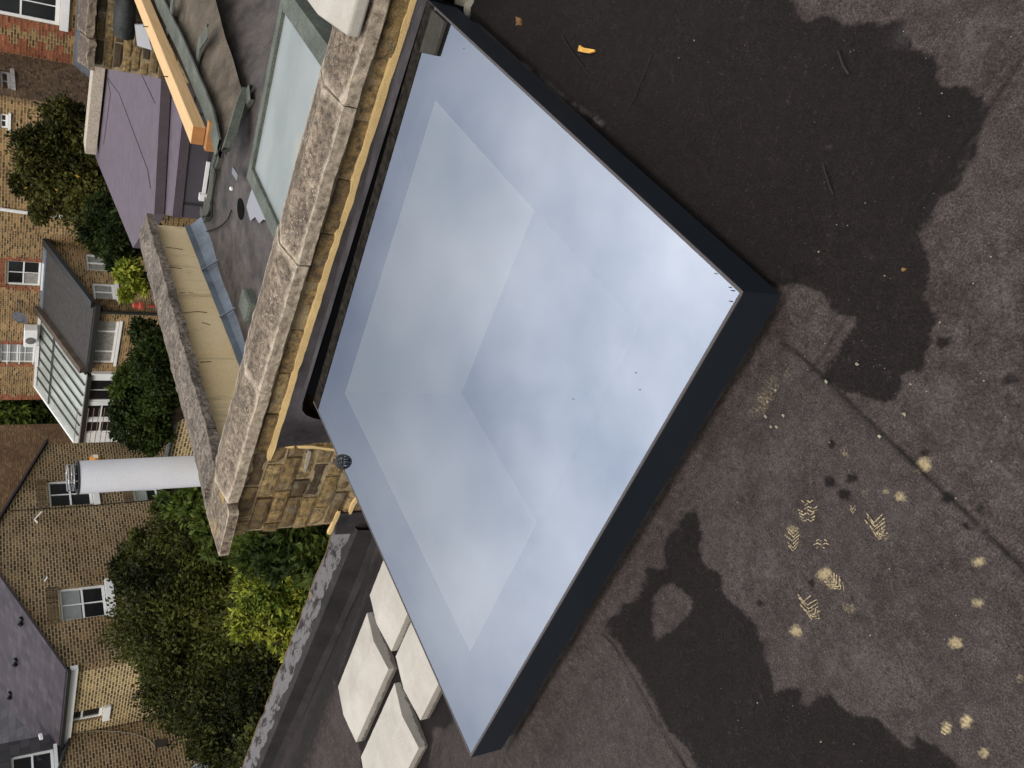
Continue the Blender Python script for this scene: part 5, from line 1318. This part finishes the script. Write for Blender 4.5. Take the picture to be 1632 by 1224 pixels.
# ---- vent flue standing behind the cream wall
fl = thing('flue', on(309, 750, 'y', 3.3)[:2]+(-4.,), 'tall white plastic flue pipe with wire bird cage on top', 'flue')
f0, f1 = Vector(on(310, 751, 'y', 3.3)), Vector(on(123, 757, 'y', 3.3))
rad = (Vector(on(123, 776, 'y', 3.3))-Vector(on(123, 739, 'y', 3.3))).length/2
mb = MB(); fx, fy = f0.x, f0.y; ftop = f1.z
mb.tube([(fx, fy, -4), (fx, fy, .0), (fx, fy, ftop)], [rad*1.02, rad*1.02, rad], 32, False)
mb.tube([(fx, fy, ftop), (fx, fy, ftop-.3)], [rad*.93, rad*.93], 32, False)
obj('pipe', mb, M['white_pvc'], fl, True)
mb = MB(); mb.loft([[(fx+math.cos(a)*r, fy+math.sin(a)*r, z) for a in np.linspace(0, 2*math.pi, 32, endpoint=False)] for r, z in ((rad*1.03, ftop-.006), (rad*1.03, ftop+.004), (rad*.9, ftop+.004), (rad*.9, ftop-.006))]); obj('rim', mb, M['black_iron'], fl)
mb = MB(); hc_ = .05
for k in range(4):
    a = k*math.pi/2+.5; mb.tube([(fx+math.cos(a)*rad*.8, fy+math.sin(a)*rad*.8, ftop-.02), (fx+math.cos(a)*rad*.8, fy+math.sin(a)*rad*.8, ftop+hc_), (fx, fy, ftop+hc_+.004)], .004, 5)
for z in (ftop+.022, ftop+hc_): mb.tube([(fx+math.cos(a)*rad*.8, fy+math.sin(a)*rad*.8, z) for a in np.linspace(0, 2*math.pi, 21)], .004, 5, False)
obj('bird_cage', mb, M['wire'], fl)

# ================================================================== ground and planting
mb = MB(); mb.face([(-60, -60, GZ0), (140, -60, GZ0), (140, 140, GZ0), (-60, 140, GZ0)]); tag(obj('ground', mb, M['ground']), 'garden ground far below the roof', 'ground', kind='structure')
rl_ = random.Random(11)
def leaves(mb, c, r, n, s, flat=.5, shell=.55, asp=1.9, droop=.0):
    c = Vector(c); off = rl_.gauss(0, .13)
    for _ in range(n):
        d = Vector((rl_.gauss(0, 1), rl_.gauss(0, 1), rl_.gauss(0, 1))).normalized()
        k = noise.noise(d*2.3+c*1.7)*.45+noise.noise(d*5.1+c)*.34+rl_.gauss(0, .05)
        rr = (shell+(1-shell)*rl_.random()**.6)*(1+k)
        p = c+Vector((d.x*r[0], d.y*r[1], d.z*r[2]))*rr
        ax = (d*.6+Vector((rl_.gauss(0, .7), rl_.gauss(0, .7), rl_.gauss(.15-droop, .6)))).normalized()
        nn = (d+Vector((rl_.gauss(0, .5), rl_.gauss(0, .5), rl_.gauss(.5, .5)))).normalized()
        sd_ = ax.cross(nn); 
        if sd_.length < .05: continue
        sd_.normalize(); nn = sd_.cross(ax); ss = s*rl_.uniform(.6, 1.25); w = ss/asp
        tint = 1.0 if rl_.random() < .006 else min(.96, max(0, off+.45+.5*noise.noise(p*.7)+.5*noise.noise(p*2.2)+.5*noise.noise(p*6)+rl_.gauss(0, .22)))
        m0 = p+ax*ss*.45
        i0 = len(mb.v); mb.v += [tuple(p), tuple(m0+sd_*w*.5+nn*w*.14), tuple(p+ax*ss), tuple(m0-sd_*w*.5+nn*w*.14)]
        mb.f.append([i0, i0+1, i0+2]); mb.f.append([i0, i0+2, i0+3]); mb.t[len(mb.f)-1] = tint; mb.t[len(mb.f)-2] = tint
def plant(name, lobes, leaf, mat, label, cat, n_per=1500, trunk=True, shell=.5, group=None, asp=1.9):
    # lobes: (px, py, radius px, distance m)
    ex = []; NL = len(lobes)
    for x, y, rp, D in lobes:                       # ragged sprays round every lobe
        for _ in range(5 if rp > 18 else 2):
            a = rl_.uniform(0, 2*math.pi); q = rl_.uniform(.8, 1.12); ex.append((x+math.cos(a)*rp*q, y+math.sin(a)*rp*q, rp*rl_.uniform(.16, .36), D+rl_.uniform(-.6, .6)*rp/F_PX*D))
    lobes = list(lobes)+[e for e in ex if e[0] < 540]
    C = [(Vector(far(x, y, D)), rp/F_PX*D) for x, y, rp, D in lobes]
    cen = sum((c for c, r in C), Vector((0, 0, 0)))/len(C)
    root = thing(name, (cen.x, cen.y, GZ0), label, cat, group)
    mb = MB(); tot = sum(r**1.7 for c, r in C)
    for c, r in C: leaves(mb, c, (r, r, r*.95), int(n_per*NL*r**1.7/tot), leaf, shell=shell, asp=asp)
    obj('crown', mb, mat, root)
    mb = MB(); base = Vector((cen.x, cen.y, GZ0)); zmin = min(c.z-r*.3 for c, r in C)
    fork = Vector((cen.x, cen.y, max(GZ0+.4, zmin-.3)))
    mb.tube([base, base.lerp(fork, .5)+Vector((.03, .02, 0)), fork], [.16, .12, .09], 8)
    for c, r in C: mb.tube([fork-Vector((0, 0, .1)), fork.lerp(c, .5)+Vector((.05, -.05, .05)), c, c+Vector((0, 0, r*.6))], [.07, .045, .025, .008], 6)
    obj('trunk' if trunk else 'stem', mb, M['bark'], root); return root
plant('tree', [(265,905,62,11),(225,900,38,11.2),(300,990,85,10.8),(240,1000,55,11),(330,880,60,10.6),(290,830,42,10.6),(345,1100,80,10.4),(290,1090,60,10.6),(400,1010,75,10.2),(395,1170,55,10.2),(350,1180,40,10.4),(430,1090,60,9.8),(450,930,70,9.6),(480,1000,60,9.4),(450,1200,60,9.6),(540,950,60,9.2)], .052, M['leaf_dark'], 'big dark evergreen tree between the gabled house and the roof edge', 'tree', 10500)
plant('shrub', [(432,940,48,7.4),(478,905,38,7.3),(398,985,30,7.5),(405,925,26,7.8),(480,965,34,7.4),(452,1010,20,7.5),(470,1050,14,7.5)], .056, M['leaf_bright'], 'bright yellow green shrub just beyond the felt upstand', 'shrub', 1250, False, asp=2.4, shell=.15)
plant('shrub', [(480,875,40,6.6),(430,885,36,6.8),(400,880,26,7),(520,890,36,6.4),(385,860,22,7.2)], .07, M['leaf_mid'], 'mid green leafy shrub below the end of the coping', 'shrub', 900, False, asp=2.1, shell=.3)
plant('shrub', [(315,800,34,8.2),(345,835,32,8),(290,795,24,8.4),(355,870,24,8),(270,800,14,8.6)], .075, M['leaf_mid'], 'mid green bush beside the foot of the white flue', 'shrub', 800, False, asp=2.0, shell=.3)
plant('tree', [(100,205,36,17),(65,240,36,17),(110,265,46,17),(145,310,34,16.6),(85,310,36,17),(150,235,26,16.6),(50,290,24,17.2),(140,345,30,16.6),(110,180,20,17.2)], .085, M['leaf_yellowish'], 'loose green tree with yellowing flecks in front of the long brick wing', 'tree', 3000, shell=.12)
plant('hedge', [(180,345,34,16),(160,375,24,16),(195,385,30,15.6),(210,345,24,15.4),(190,410,18,15.5)], .085, M['leaf_ivy'], 'dark dense ivy clad bush left of the flecked tree', 'bush', 2800, False, shell=.4)
plant('shrub', [(205,432,16,15),(212,450,14,15),(222,455,10,15),(200,470,7,15)], .10, M['leaf_bright'], 'small bright lime bush under the two extension windows', 'shrub', 480, False, shell=.2)
plant('hedge', [(232,530,20,17),(245,560,24,16.6),(235,590,22,16.8),(260,545,20,16.4),(255,600,22,16.6),(222,570,14,17)], .085, M['leaf_ivy'], 'mid green garden hedge below the large extension window', 'hedge', 1700, False, shell=.35)
plant('hedge', [(215,630,28,18),(235,655,34,18),(210,680,26,18),(240,690,28,18),(255,630,26,17.5),(195,655,18,18)], .085, M['leaf_ivy'], 'very dark climbing ivy mass in front of the trellis', 'hedge', 3000, False, shell=.4)
plant('hedge', [(195,605,12,17.6),(205,600,14,17.5),(190,620,10,17.8)], .12, M['leaf_mid'], 'fresh green ivy top beside the white lean-to window', 'hedge', 260, False, shell=.3)
plant('tree', [(30,665,34,58),(75,680,24,58),(10,640,30,58),(60,695,16,57),(95,698,12,57)], .42, M['leaf_mid'], 'distant green tree between the terrace end and the gabled house', 'tree', 900, shell=.3)
# garden wall seen below the ivy
PGw = Plane(nB, 12.5); a_, b_ = PGw.uv(285, 645), PGw.uv(270, 720)
gw = thing('garden_wall', PGw.P(a_[0], GZ0), 'yellow brick garden wall with dark top below the ivy', 'wall')
wall('wall', PGw, [(a_[0]-1, GZ0), (b_[0]+1, GZ0), (b_[0]+1, b_[1]), (a_[0]-1, a_[1])], M['brick_side'], gw)
mb = MB(); mb.bar(PGw.P(a_[0]-1, a_[1]+.02), PGw.P(b_[0]+1, b_[1]+.02), .25, .05); obj('capping', mb, M['black_iron'], gw)
